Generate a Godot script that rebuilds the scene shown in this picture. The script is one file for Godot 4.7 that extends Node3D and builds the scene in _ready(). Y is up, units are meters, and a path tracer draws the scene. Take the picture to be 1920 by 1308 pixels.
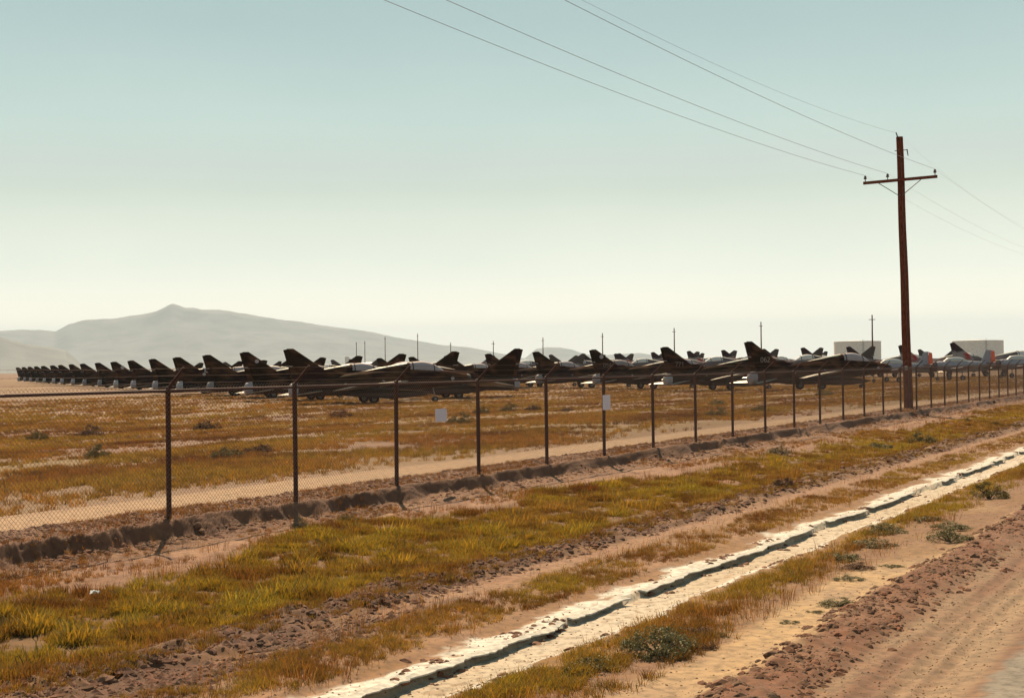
extends Node3D
# A desert storage yard of retired jets behind a chain link fence, seen from the road.
# D is the distance across the verge from the camera's line towards the fence, S the distance along the fence.

const U := Vector3(0.4852, 0, -0.8744)
const N := Vector3(0.8744, 0, 0.4852)
const FENCE_D := 14.31
const FENCE_S := 15.33
const BAY := 3.0
const RAIL := 1.9

var rng := RandomNumberGenerator.new()
var nz := FastNoiseLite.new()
var nf := FastNoiseLite.new()
var nc := FastNoiseLite.new()
var used := {}
var ORD := ["nearest", "second", "third", "fourth", "fifth", "sixth", "seventh", "eighth", "ninth", "tenth", "eleventh", "twelfth", "thirteenth", "fourteenth", "fifteenth", "sixteenth", "seventeenth", "eighteenth"]

# ---------------------------------------------------------------- helpers
func numbered(called: String) -> String:
	if not used.has(called):
		used[called] = 0
		return called
	used[called] += 1
	return "%s_%03d" % [called, used[called]]

func tag(o: Node, label: String, category := "", group := "", kind := "") -> void:
	if label != "": o.set_meta("label", label)
	if category != "": o.set_meta("category", category)
	if group != "": o.set_meta("group", group)
	if kind != "": o.set_meta("kind", kind)

func thing(called: String, at: Vector3, turn := 0.0) -> Node3D:
	var o := Node3D.new()
	o.name = numbered(called)
	add_child(o)
	o.position = at
	o.rotation.y = turn
	return o

func part(called: String, mesh: Mesh, mat: Material, parent: Node) -> MeshInstance3D:
	var o := MeshInstance3D.new()
	o.name = called
	o.mesh = mesh
	if mat: o.material_override = mat
	parent.add_child(o, true)
	return o

func lone(called: String, mesh: Mesh, mat: Material) -> MeshInstance3D:
	return part(numbered(called), mesh, mat, self)

func paint(c: Color, rough := 0.8, metal := 0.0) -> StandardMaterial3D:
	var m := StandardMaterial3D.new()
	m.albedo_color = c.linear_to_srgb()
	m.roughness = rough
	m.metallic = metal
	return m

func speckle(seed_: int, freq: float, lo: float, hi: float, size := 512) -> NoiseTexture2D:
	var n := FastNoiseLite.new()
	n.seed = seed_
	n.frequency = freq
	n.fractal_octaves = 5
	n.fractal_gain = 0.62
	var g := Gradient.new()
	g.set_color(0, Color(lo, lo, lo))
	g.set_color(1, Color(hi, hi, hi))
	var t := NoiseTexture2D.new()
	t.width = size
	t.height = size
	t.seamless = true
	t.noise = n
	t.color_ramp = g
	return t

func bumps(seed_: int, freq: float, strength: float) -> NoiseTexture2D:
	var n := FastNoiseLite.new()
	n.seed = seed_
	n.frequency = freq
	n.fractal_octaves = 5
	var t := NoiseTexture2D.new()
	t.width = 512
	t.height = 512
	t.seamless = true
	t.as_normal_map = true
	t.bump_strength = strength
	t.noise = n
	return t

func vpaint(rough: float, seed_: int, freq: float, lo: float, hi: float, scale_: float, bump := 0.0) -> StandardMaterial3D:
	var m := StandardMaterial3D.new()
	m.vertex_color_use_as_albedo = true
	m.roughness = rough
	m.albedo_texture = speckle(seed_, freq, lo, hi)
	m.uv1_triplanar = true
	m.uv1_world_triplanar = true
	m.uv1_scale = Vector3.ONE * scale_
	if bump > 0:
		m.normal_enabled = true
		m.normal_texture = bumps(seed_ + 3, freq, bump)
	return m

func begin() -> SurfaceTool:
	var st := SurfaceTool.new()
	st.begin(Mesh.PRIMITIVE_TRIANGLES)
	return st

func finish(st: SurfaceTool) -> ArrayMesh:
	st.generate_normals()
	return st.commit()

# rings of equal size joined to a skin; tint colours each vertex
func loft(st: SurfaceTool, rings: Array, closed := true, cap0 := true, cap1 := true, tint = null, smooth := 0) -> void:
	st.set_smooth_group(smooth)
	var m: int = rings[0].size()
	var last := m if closed else m - 1
	for i in rings.size() - 1:
		var a: PackedVector3Array = rings[i]
		var b: PackedVector3Array = rings[i + 1]
		for j in last:
			var k := (j + 1) % m
			for p in [a[j], b[j], b[k], a[j], b[k], a[k]]:
				if tint != null: st.set_color(tint.call(p))
				st.add_vertex(p)
	st.set_smooth_group(-1)
	for e in [[cap0, rings[0], true], [cap1, rings[rings.size() - 1], false]]:
		if not e[0]: continue
		var r: PackedVector3Array = e[1]
		var mid := Vector3.ZERO
		for p in r: mid += p / m
		for j in m:
			var k := (j + 1) % m
			var tri := [mid, r[j], r[k]] if e[2] else [mid, r[k], r[j]]
			for p in tri:
				if tint != null: st.set_color(tint.call(p))
				st.add_vertex(p)

func ring(c: Vector3, ax: Vector3, ay: Vector3, n: int) -> PackedVector3Array:
	var r := PackedVector3Array()
	for i in n:
		var t := TAU * i / n
		r.append(c + ax * cos(t) + ay * sin(t))
	return r

func tube(st: SurfaceTool, a: Vector3, b: Vector3, ra: float, rb: float, n := 8, caps := true, tint = null) -> void:
	var d := (b - a).normalized()
	var x := d.cross(Vector3.UP if absf(d.y) < 0.9 else Vector3.RIGHT).normalized()
	var y := d.cross(x)
	loft(st, [ring(a, x * ra, y * ra, n), ring(b, x * rb, y * rb, n)], true, caps, caps, tint)

func rod(a: Vector3, b: Vector3, ra: float, rb: float, n := 10) -> ArrayMesh:
	var st := begin()
	tube(st, a, b, ra, rb, n)
	return finish(st)

func box(st: SurfaceTool, lo: Vector3, hi: Vector3) -> void:
	st.set_smooth_group(-1)
	var v := []
	for i in 8: v.append(Vector3(hi.x if i & 1 else lo.x, hi.y if i & 2 else lo.y, hi.z if i & 4 else lo.z))
	for q in [[0, 2, 3, 1], [4, 5, 7, 6], [0, 1, 5, 4], [2, 6, 7, 3], [0, 4, 6, 2], [1, 3, 7, 5]]:
		for k in [0, 1, 2, 0, 2, 3]: st.add_vertex(v[q[k]])

func wpos(d: float, s: float) -> Vector3:
	var p := U * s - N * d
	p.y = height(d, s)
	return p

# ---------------------------------------------------------------- the lie of the land
func sm(a: float, b: float, x: float) -> float:
	return smoothstep(a, b, x)

func wobble(d: float, s: float) -> float:
	return 0.22 * nz.get_noise_2d(s * 4.0, d * 3.0) + 0.07 * nf.get_noise_2d(s * 9.0, d * 9.0)

# the ragged line of the cut bank
func bank_d(d: float, s: float) -> float:
	return d + 0.12 * nz.get_noise_2d(s * 7.0, 3.0) + 0.03 * nf.get_noise_2d(s * 13.0, 9.0) + 0.02 * nf.get_noise_2d(s * 45.0, 19.0) + 0.04 * nf.get_noise_2d(s * 150.0, d * 60.0)

func bank_slump(s: float) -> float:
	return 0.20 * sm(0.05, 0.5, nz.get_noise_2d(s * 6.0, 55.0) + 0.25 * sm(20, 60, s)) + 0.02

func height(d: float, s: float) -> float:
	var w := wobble(d, s)
	if d > 17.1 or d < 1.0:
		if d < 1.0: return -0.28
		var x := U.x * s - N.x * d
		var y := lerpf(-0.1, -0.9, sm(17.0, 58.0, d)) + 0.005 * clampf(x, -60, 50) * sm(17.0, 80.0, d)
		return y + 0.035 * nz.get_noise_2d(s * 6.0, d * 6.0) * sm(17.0, 22.0, d) * (1.0 - sm(70, 200, d))
	var r := nf.get_noise_2d(s * 30.0, d * 30.0)
	var r2 := nf.get_noise_2d(s * 90.0 + 77.0, d * 90.0)
	var y := -0.28
	y -= 0.05 * sm(1.9, 2.3, d)
	y += 0.012 * sm(2.1, 2.4, d) * (1.0 - sm(3.1, 3.4, d)) * nz.get_noise_2d(d * 60.0, s * 3.0)
	for t in [2.42, 2.62, 2.86]: y -= (0.022 + 0.006 * sin(s * 24.0)) * (1.0 - sm(0.03, 0.1, absf(d - t - 0.08 * nz.get_noise_2d(s * 2.0, t * 9.0))))
	var cl := sm(3.05, 3.4, d + w * 0.5) * (1.0 - sm(3.7, 4.0, d + w * 0.5))
	y += cl * (0.06 + 0.05 * r + 0.03 * r2)
	y -= 0.05 * sm(4.2, 5.6, d)
	var rough := sm(4.4, 4.9, d + w) * (1.0 - sm(5.8, 6.0, d))
	y += rough * (0.025 * r + 0.012 * r2)
	var dw := d + 0.18 + w * 0.55
	# wash: a shallow floor with cut edges
	var dc := dw + 0.05 * nf.get_noise_2d(s * 16.0, 40.0) + 0.02 * r
	var deep := 0.10 + 0.05 * nz.get_noise_2d(s * 7.0, 70.0)
	y -= deep * sm(5.82, 6.2, dc) * (1.0 - sm(6.605, 6.635, dc))
	y -= 0.03 * sm(6.62, 6.7, dw) * (1.0 - sm(6.95, 7.2, dw))
	y += 0.02 * sm(6.64, 6.7, dw) * (1.0 - sm(6.8, 7.0, dw)) * (1.0 + r)
	y += sm(7.0, 7.2, d) * (1.0 - sm(13.7, 14.0, d)) * (0.02 * r + 0.01 * r2)
	y += 0.03 * sm(7.2, 7.9, d) * (1.0 - sm(8.0, 8.15, d))
	var cl2 := sm(8.35, 8.6, d + w) * (1.0 - sm(9.0, 9.5, d + w))
	y += cl2 * (0.05 + 0.07 * r + 0.035 * r2)
	y += 0.02 * nz.get_noise_2d(s * 5.0, d * 5.0 + 40.0) * sm(7.0, 8.0, d)
	y += 0.14 * sm(9.5, 13.0, d)
	# the cut bank below the fence
	var db := bank_d(d, s)
	var slump := bank_slump(s)
	y += 0.11 * sm(12.9, 13.85, d) * (1.0 - sm(13.9, 14.1, d)) * clampf(nf.get_noise_2d(s * 9.0, 140.0) + 0.5 * nf.get_noise_2d(s * 38.0, d * 9.0), 0.0, 1.0)
	var r3 := nf.get_noise_2d(s * 240.0, d * 240.0)
	y += 0.265 * sm(13.93 - slump, 14.08, db) + 0.03 * sm(13.3, 13.95, db)
	y += (0.035 * r2 + 0.02 * r3) * sm(13.6, 13.9, d) * (1.0 - sm(14.1, 14.4, d))
	var crest := sm(14.0, 14.2, db) * (1.0 - sm(15.0, 15.5, d + w))
	y += crest * (-0.05 + 0.04 * r + 0.02 * r2) + 0.05 * sm(14.45, 14.7, d) * (1.0 - sm(15.0, 15.4, d))
	y -= 0.05 * sm(14.9, 15.6, d)
	y += 0.02 * sm(15.2, 15.5, d) * nz.get_noise_2d(d * 14.0, s * 2.0)
	return y

func mixc(a: Color, b: Color, t: float) -> Color:
	return a.lerp(b, clampf(t, 0.0, 1.0))

var C_ASPHALT := Color(0.165, 0.1419, 0.1155)
var C_SHOULDER := Color(0.2198, 0.1455, 0.0861)
var C_SHOULDER2 := Color(0.1365, 0.0673, 0.0365)
var C_RED := Color(0.132, 0.0495, 0.0211)
var C_SAND := Color(0.33, 0.2178, 0.1122)
var C_LITTER := Color(0.165, 0.083, 0.031)
var C_OCHRE := Color(0.21, 0.11, 0.03)
var C_WASH := Color(0.3741, 0.305, 0.223)
var C_CRUST := Color(0.5141, 0.4953, 0.4452)
var C_TAN := Color(0.2186, 0.1184, 0.0638)
var C_MAROON := Color(0.085, 0.034, 0.017)
var C_GRASS := Color(0.1122, 0.0515, 0.0106)
var C_PINK := Color(0.1663, 0.0784, 0.0436)
var C_BANK := Color(0.1254, 0.0561, 0.0317)
var C_ROAD := Color(0.3036, 0.1914, 0.1089)
var C_FIELD := Color(0.145, 0.074, 0.036)
var C_FIELD_OCHRE := Color(0.1518, 0.0892, 0.026)
var C_FIELD_RED := Color(0.1254, 0.0462, 0.0211)
var C_FIELD_PALE := Color(0.2064, 0.1223, 0.0721)

func ground_color(d: float, s: float) -> Color:
	var a := nz.get_noise_2d(s * 2.2, d * 5.0)
	var b := nf.get_noise_2d(s * 12.0, d * 16.0)
	var f := nf.get_noise_2d(s * 60.0 + 31.0, d * 70.0)
	var c: Color
	if d > 17.1:
		c = mixc(C_FIELD, C_FIELD_OCHRE, 0.5 + 1.6 * nz.get_noise_2d(s * 0.7 + 9.0, d * 2.1))
		c = mixc(c, C_FIELD_RED, sm(0.05, 0.4, nz.get_noise_2d(s * 0.9 + 60.0, d * 2.4)) * 0.8)
		c = mixc(c, C_FIELD_PALE, sm(0.2, 0.5, nz.get_noise_2d(s * 1.2, d * 3.7 + 90.0) + 0.25 * b) * (0.5 + 0.5 * sm(50, 70, d)))
		var tr := 34.0 + 130.0 * exp(-s / 17.0)
		c = mixc(c, C_FIELD_PALE, 0.85 * (1.0 - sm(0.5, 1.3, absf(d - tr + 0.8 * a))))
		c = mixc(c, C_FIELD_PALE, 0.7 * sm(60, 75, d + 8.0 * a) * (0.35 + 0.65 * sm(-0.1, 0.25, nz.get_noise_2d(s * 0.5, d * 1.9))) * (1.0 - sm(160, 300, d)))
		c = mixc(c, C_FIELD_PALE, 0.6 * (1.0 - sm(17.3, 19.0, d + 1.2 * b + a)))
		c = mixc(c, C_FIELD, 0.8 * sm(400, 900, d))
		return c * (1.0 + 0.22 * b + 0.18 * f)
	c = C_ASPHALT
	var e := d + 0.10 * b + 0.14 * a
	var e2 := d + 0.06 * f + 0.10 * b + 0.1 * a
	c = mixc(c, mixc(C_SHOULDER, C_SHOULDER2, 0.45 + 1.5 * nz.get_noise_2d(d * 26.0, s * 1.3) + 0.4 * b), sm(1.94, 2.06, e2))
	c = mixc(c, mixc(C_RED, C_SHOULDER2, 0.3 + 0.9 * b), sm(3.0, 3.35, e + 0.06 * f))
	c = mixc(c, mixc(C_SAND, C_SHOULDER, 0.3 + b), sm(3.76, 3.92, e + 0.08 * f))
	c = mixc(c, mixc(C_LITTER, C_SHOULDER2, 0.3 + b), maxf(sm(4.42, 4.75, e + 0.2 * a), sm(19.0, 26.0, s + 12.0 * a) * sm(3.8, 4.0, e)))
	c = mixc(c, mixc(C_OCHRE, C_LITTER, 0.3 + b), sm(5.1, 5.35, e))
	var dw := d + 0.18 + wobble(d, s) * 0.55
	var dk := dw + 0.05 * nf.get_noise_2d(s * 16.0, 40.0) + 0.02 * nf.get_noise_2d(s * 30.0, d * 30.0)
	if dw > 5.55:
		var inw := sm(5.84, 5.9, dw + 0.12 * f + 0.12 * b)
		var fl := mixc(C_WASH, C_CRUST, 0.12 + 0.5 * a)
		fl = mixc(fl, C_CRUST, maxf(1.0 - sm(5.9, 6.06, dw + 0.1 * b), sm(6.62, 6.68, dk)))
		fl = mixc(fl, C_LITTER, 0.6 * sm(0.25, 0.42, b + 0.6 * f - 0.2) * sm(24.0, 34.0, s) + 0.4 * sm(0.3, 0.4, f))
		c = mixc(c, fl, inw)
	c = mixc(c, mixc(C_TAN, C_LITTER, 0.5 + 1.3 * b), sm(6.78, 6.96, dw + 0.14 * f + 0.34 * b))
	c = mixc(c, mixc(C_TAN, C_PINK, 0.3 + b), sm(7.95, 8.1, e))
	c = mixc(c, mixc(C_MAROON, C_LITTER, 0.3 + 1.2 * b), maxf(sm(8.3, 8.5, e + 0.1 * f), sm(7.5, 7.8, e + 0.2 * f) * (1.0 - sm(11.4, 12.8, s + 1.5 * b))))
	c = mixc(c, mixc(C_GRASS, C_PINK, 0.12 + 0.9 * a + 0.5 * b + 0.3 * sm(20, 34, s)), sm(9.0, 9.6, e + 0.15 * a))
	c = mixc(c, mixc(C_PINK, C_TAN, 0.3 + 1.1 * b + f * 0.4), sm(12.2, 12.9, e + 0.9 * a))
	var db := bank_d(d, s)
	c = mixc(c, mixc(C_BANK, C_PINK, 0.3 + 0.9 * b), sm(13.88, 13.98, db + bank_slump(s) + 0.05 * f))
	c = mixc(c, mixc(C_PINK, C_BANK, 0.45 + 1.4 * b), sm(14.12, 14.2, db + 0.08 * f))
	c = mixc(c, mixc(C_ROAD, C_SHOULDER, 0.2 + 0.9 * b), sm(15.05, 15.3, e))
	c = mixc(c, C_FIELD_PALE, sm(16.7, 17.1, e))
	var calm := 1.0 - 0.75 * sm(5.95, 6.05, dw) * (1.0 - sm(6.5, 6.56, dw))
	return c * (1.0 + (0.16 * b + 0.2 * f) * calm)

func build_ground() -> void:
	var ds := PackedFloat32Array()
	for x in [-4000.0, -1500.0, -500.0, -200.0, -80.0, -30.0, -12.0, -5.0, -2.0, 0.0]: ds.append(x)
	var d := 0.6
	while d < 14500.0:
		ds.append(d)
		if d < 1.6: d += 0.2
		elif d < 13.7: d += 0.028
		elif d < 14.4: d += 0.016
		elif d < 15.6: d += 0.03
		elif d < 17.4: d += 0.05
		elif d < 300.0: d += 0.09 * pow(d / 17.0, 1.5)
		else: d *= 1.18
	var ss := PackedFloat32Array()
	for x in [-9000.0, -3000.0, -1000.0, -300.0, -100.0, -40.0, -15.0, -5.0, 0.0, 3.0]: ss.append(x)
	var s := 5.0
	while s < 14500.0:
		ss.append(s)
		if s < 7.0: s += 0.1
		elif s < 60.0: s += clampf(0.00032 * s * s, 0.016, 0.8)
		elif s < 400.0: s += 0.8 * pow(s / 60.0, 1.3)
		else: s *= 1.15
	var nd := ds.size()
	var ns := ss.size()
	var v := PackedVector3Array()
	var col := PackedColorArray()
	v.resize(nd * ns)
	col.resize(nd * ns)
	var q := 0
	for i in nd:
		for j in ns:
			var p := U * ss[j] - N * ds[i]
			p.y = height(ds[i], ss[j])
			v[q] = p
			col[q] = ground_color(ds[i], ss[j])
			q += 1
	var ix := PackedInt32Array()
	ix.resize((nd - 1) * (ns - 1) * 6)
	q = 0
	for i in nd - 1:
		for j in ns - 1:
			var a := i * ns + j
			ix[q] = a
			ix[q + 1] = a + ns
			ix[q + 2] = a + ns + 1
			ix[q + 3] = a
			ix[q + 4] = a + ns + 1
			ix[q + 5] = a + 1
			q += 6
	var ar := []
	ar.resize(Mesh.ARRAY_MAX)
	ar[Mesh.ARRAY_VERTEX] = v
	ar[Mesh.ARRAY_COLOR] = col
	ar[Mesh.ARRAY_INDEX] = ix
	var am := ArrayMesh.new()
	am.add_surface_from_arrays(Mesh.PRIMITIVE_TRIANGLES, ar)
	var st := SurfaceTool.new()
	st.create_from(am, 0)
	st.generate_normals()
	var o := lone("ground", st.commit(), vpaint(0.95, 5, 0.02, 0.70, 1.2, 0.6, 1.7))
	tag(o, "dry desert ground with verge, wash, dirt road and field", "", "", "structure")
	print("ground ", nd, " x ", ns)

# the salt crust overhangs the cut edge of the wash as a thin broken lip
func lip_d(s: float) -> float:
	var d := 6.36
	for k in 3: d = 6.605 - 0.18 - wobble(d, s) * 0.55 - 0.05 * nf.get_noise_2d(s * 16.0, 40.0) - 0.02 * nf.get_noise_2d(s * 30.0, d * 30.0)
	return d

func build_crust_lip() -> void:
	var st := begin()
	var run := []
	var s := 6.5
	while s < 60.0:
		var keep := nf.get_noise_2d(s * 11.0, 300.0) > -0.16
		if keep:
			var e := lip_d(s)
			var out := 0.06 + 0.05 * nf.get_noise_2d(s * 40.0, 310.0) + 0.03 * nf.get_noise_2d(s * 160.0, 320.0)
			var a := U * s - N * (e - out)
			var b := U * s - N * (e + 0.02)
			var c := U * s - N * (e + 0.16)
			var top := maxf(height(e + 0.06, s), height(e + 0.16, s)) + 0.008
			var th := 0.018 + 0.008 * nf.get_noise_2d(s * 60.0, 330.0)
			a.y = top - 0.012
			b.y = top
			c.y = top - 0.03
			run.append(PackedVector3Array([a, b, c, c - Vector3.UP * th, b - Vector3.UP * th, a - Vector3.UP * th * 0.7]))
		if (not keep or s > 59.8) and run.size() > 0:
			if run.size() > 2: loft(st, run, true, true, true, null, -1)
			run = []
		s += clampf(0.0004 * s * s, 0.02, 0.3)
	var m := paint(C_CRUST, 0.95)
	m.albedo_texture = speckle(81, 0.03, 0.7, 1.1, 256)
	m.uv1_triplanar = true
	m.uv1_world_triplanar = true
	var o := lone("salt_crust", finish(st), m)
	tag(o, "thin broken white crust lip along the cut edge of the wash", "crust", "", "stuff")

# ---------------------------------------------------------------- mountains
func ridge(called: String, label: String, pts: Array, dist: float, depth: float, c: Color, seed_: int) -> void:
	# pts: bearing in degrees right of north (-Z) and crest height in metres
	var n := FastNoiseLite.new()
	n.seed = seed_
	n.fractal_octaves = 5
	n.frequency = 0.0009
	var cols := 260
	var rows := 26
	var b0: float = pts[0][0]
	var b1: float = pts[pts.size() - 1][0]
	var rings := []
	for i in rows + 1:
		var f := float(i) / rows
		var r := dist - depth + 2.0 * depth * f
		var line := PackedVector3Array()
		for j in cols + 1:
			var b := lerpf(b0, b1, float(j) / cols)
			var k := 0
			while k < pts.size() - 2 and b > pts[k + 1][0]: k += 1
			var h: float = lerpf(pts[k][1], pts[k + 1][1], (b - pts[k][0]) / (pts[k + 1][0] - pts[k][0]))
			var p := Vector3(sin(deg_to_rad(b)), 0, -cos(deg_to_rad(b))) * r
			var prof := 1.0 - absf(f * 2.0 - 1.0)
			prof = pow(prof, 1.3)
			var rag := n.get_noise_2d(p.x, p.z)
			var gul := n.get_noise_2d(p.x * 3.0 + 900.0, p.z * 3.0)
			p.y = h * prof * (1.0 + 0.35 * rag * (1.0 - prof)) + h * 0.03 * gul * sqrt(prof) - 4.0
			line.append(p)
		rings.append(line)
	var st := begin()
	loft(st, rings, false, false, false)
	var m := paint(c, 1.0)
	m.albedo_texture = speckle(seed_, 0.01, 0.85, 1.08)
	m.uv1_triplanar = true
	m.uv1_world_triplanar = true
	m.uv1_scale = Vector3.ONE * 0.0006
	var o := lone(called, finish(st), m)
	tag(o, label, "", "", "structure")

# ---------------------------------------------------------------- fence
func build_fence() -> void:
	var root := thing("chain_link_fence", U * FENCE_S - N * FENCE_D)
	tag(root, "long chain link fence with steel posts and outward barbed wire arms beside the verge", "fence")
	var steel := paint(Color(0.10, 0.047, 0.043), 0.6, 0.1)
	steel.metallic_specular = 0.3
	steel.albedo_texture = speckle(21, 0.03, 0.6, 1.1, 256)
	steel.uv1_triplanar = true
	steel.uv1_scale = Vector3.ONE * 2.0
	var wire := paint(Color(0.18, 0.13, 0.105), 0.6, 0.2)
	# shared meshes, local x along the fence, z towards the road
	var turn := atan2(-U.z, U.x)
	var frame := Node3D.new()
	var basis_ := Basis(Vector3.UP, turn)
	var post := begin()
	var rings := []
	for e in [[-0.35, 0.039], [1.86, 0.039], [1.865, 0.045], [1.93, 0.045], [1.96, 0.03], [1.97, 0.004]]:
		rings.append(ring(Vector3(0, e[0], 0), Vector3(e[1], 0, 0), Vector3(0, 0, e[1]), 12))
	loft(post, rings, true, true, true, null, 0)
	var post_m := finish(post)
	var arm := begin()
	loft(arm, [ring(Vector3(0, 1.93, 0.0), Vector3(0.024, 0, 0), Vector3(0, 0.02, -0.014), 6), ring(Vector3(0, 2.24, 0.31), Vector3(0.02, 0, 0), Vector3(0, 0.014, -0.012), 6)])
	var arm_m := finish(arm)
	var rail_m := rod(Vector3(0, RAIL, 0), Vector3(BAY, RAIL, 0), 0.024, 0.024, 10)
	# woven mesh: pickets zigzag, neighbours in opposite phase
	var lk := begin()
	lk.set_smooth_group(-1)
	var pitch := 0.0353
	var cnt := int(round(BAY / pitch))
	pitch = BAY / cnt
	var rows := 55
	var rh := 0.0353
	var wr := 0.0020
	for k in cnt:
		for r in rows:
			var lf := (k + r) % 2 == 0
			var a := Vector3(k * pitch + (0.0 if lf else pitch), 0.04 + r * rh, 0.047)
			var b := Vector3(k * pitch + (pitch if lf else 0.0), 0.04 + (r + 1) * rh, 0.047)
			var dd := (b - a).normalized()
			var side := dd.cross(Vector3.BACK)
			var o1 := Vector3.BACK * wr * 1.2
			var o2 := side * wr - Vector3.BACK * wr * 0.6
			var o3 := -side * wr - Vector3.BACK * wr * 0.6
			for e in [[o1, o2], [o2, o3], [o3, o1]]:
				for p in [a + e[0], b + e[0], b + e[1], a + e[0], b + e[1], a + e[1]]: lk.add_vertex(p)
	var link_m := finish(lk)
	var strands := []
	for q in 3:
		var bw := begin()
		var y := 2.02 + 0.105 * q
		var z := 0.09 + 0.105 * q
		tube(bw, Vector3(0, y, z), Vector3(BAY * 0.5, y - 0.012, z), 0.0019, 0.0019, 4, false)
		tube(bw, Vector3(BAY * 0.5, y - 0.012, z), Vector3(BAY, y, z), 0.0019, 0.0019, 4, false)
		for k in 24:
			var x := 0.06 + k * 0.125
			tube(bw, Vector3(x, y - 0.02, z - 0.012), Vector3(x + 0.008, y + 0.02, z + 0.012), 0.0012, 0.0006, 3, false)
		strands.append(finish(bw))
	for i in range(-3, 48):
		var at := U * (BAY * i)
		var lift := 0.012 * sin(i * 1.7)
		var p := part("post", post_m, steel, root)
		p.transform = Transform3D(basis_, at + Vector3.UP * lift - (U * 0.35 if i == -1 else Vector3.ZERO))
		p.rotation.z += deg_to_rad(0.35 * sin(i * 2.3))
		var a := part("barb_arm", arm_m, steel, p)
		a.rotation.y = 0.05 * sin(i * 3.1)
		var t := Transform3D(basis_, at)
		part("top_rail", rail_m, steel, root).transform = t
		part("mesh_panel", link_m, wire, root).transform = t
		for q in 3: part("barbed_wire", strands[q], steel, root).transform = t
	frame.free()
	# two notice boards hung on the wire, plain on this side
	for e in [[1, 2, 1.45, 1.27, 0.34, 0.25, "pale square notice board hung on the fence mesh below the nearest jets"], [1, 5, 0.0, 1.30, 0.35, 0.36, "pale upright notice board wired onto a fence post"]]:
		var o := thing("notice_board", U * (FENCE_S + BAY * e[1] + e[2]) - N * (FENCE_D - 0.075) + Vector3.UP * e[3], turn)
		tag(o, e[6], "sign", "notice boards on the fence")
		var st := begin()
		var w: float = e[4] * 0.62
		var h: float = e[5] * 0.5
		var rr := []
		for z in [0.0, 0.004]:
			var l := PackedVector3Array()
			for k in 16:
				var tt := TAU * k / 16.0
				l.append(Vector3(clampf(cos(tt) * w * 1.38, -w, w), clampf(sin(tt) * h * 1.38, -h, h), z))
			rr.append(l)
		loft(st, rr)
		part("panel", finish(st), paint(Color(0.52, 0.47, 0.55), 0.5), o)
		var tw := begin()
		for sx in [-1, 1]: tube(tw, Vector3(sx * w * 0.8, h * 0.8, 0.006), Vector3(sx * w * 0.8, h * 0.8, -0.03), 0.004, 0.004, 5)
		part("wire_tie", finish(tw), wire, o)

# ---------------------------------------------------------------- power line
func utility_pole(called: String, at: Vector3, h: float, r0: float, r1: float, arm_y: float, arm_len: float, turn: float, lean: float, big: bool) -> Node3D:
	var o := thing(called, at, turn)
	o.rotation.z = lean
	var wood := paint(Color(0.20, 0.062, 0.035), 0.9)
	wood.metallic_specular = 0.1
	wood.albedo_texture = speckle(31, 0.02, 0.35, 1.25)
	wood.uv1_triplanar = true
	wood.uv1_scale = Vector3(3.0, 0.25, 3.0)
	var iron := paint(Color(0.12, 0.1, 0.09), 0.6, 0.5)
	var glass := paint(Color(0.09, 0.06, 0.05), 0.3)
	var st := begin()
	var rings := []
	for k in 13:
		var f := k / 12.0
		var r := lerpf(r0, r1, f)
		rings.append(ring(Vector3(0.012 * sin(k * 1.3), lerpf(-0.4, h, f), 0.01 * cos(k)), Vector3(r, 0, 0), Vector3(0, 0, r), 14 if big else 8))
	loft(st, rings, true, true, true, null, 0)
	part("pole", finish(st), wood, o)
	var ar := begin()
	var zz := r1 + 0.06
	box(ar, Vector3(-arm_len * 0.5, arm_y - 0.065, zz - 0.05), Vector3(arm_len * 0.5, arm_y + 0.065, zz + 0.05))
	part("crossarm", finish(ar), wood, o)
	if big:
		for sx in [-1, 1]:
			var br := begin()
			tube(br, Vector3(sx * 0.95, arm_y - 0.075, zz + 0.02), Vector3(sx * 0.06, arm_y - 0.72, zz - 0.03), 0.018, 0.018, 6)
			part("brace", finish(br), iron, o)
		for x in [-1.58, -0.55, 1.58]:
			var s2 := begin()
			var prof := []
			for e in [[0.0, 0.02], [0.1, 0.02], [0.11, 0.06], [0.15, 0.085], [0.17, 0.05], [0.2, 0.065], [0.24, 0.05], [0.27, 0.03]]:
				prof.append(ring(Vector3(x, arm_y + 0.066 + e[0], zz), Vector3(e[1], 0, 0), Vector3(0, 0, e[1]), 10))
			loft(s2, prof, true, true, true, null, 0)
			part("insulator", finish(s2), glass, o)
		for y in [arm_y, arm_y - 0.7, h - 0.62]:
			var bt := begin()
			tube(bt, Vector3(0, y, -r1 - 0.07), Vector3(0, y, r1 + 0.14), 0.022, 0.022, 6)
			part("bolt", finish(bt), iron, o)
		var gw := begin()
		tube(gw, Vector3(0.1, 0.0, r0 - 0.01), Vector3(0.07, h - 0.7, r1 + 0.005), 0.009, 0.009, 5)
		part("ground_wire", finish(gw), iron, o)
		var pl := begin()
		box(pl, Vector3(-0.06, 1.75, r0 - 0.03), Vector3(0.06, 1.95, r0 + 0.012))
		part("tag_plate", finish(pl), paint(Color(0.35, 0.33, 0.3), 0.5), o)
		var tp := begin()
		tube(tp, Vector3(-0.06, h - 0.05, 0.05), Vector3(-0.14, h + 0.22, 0.05), 0.035, 0.025, 6)
		part("top_bracket", finish(tp), iron, o)
		var hook := begin()
		tube(hook, Vector3(-0.24, h - 0.62, 0), Vector3(0.32, h - 0.62, 0), 0.02, 0.02, 6)
		tube(hook, Vector3(0.32, h - 0.6, 0), Vector3(0.36, h - 0.9, 0), 0.03, 0.02, 6)
		part("hook", finish(hook), iron, o)
	return o

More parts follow.
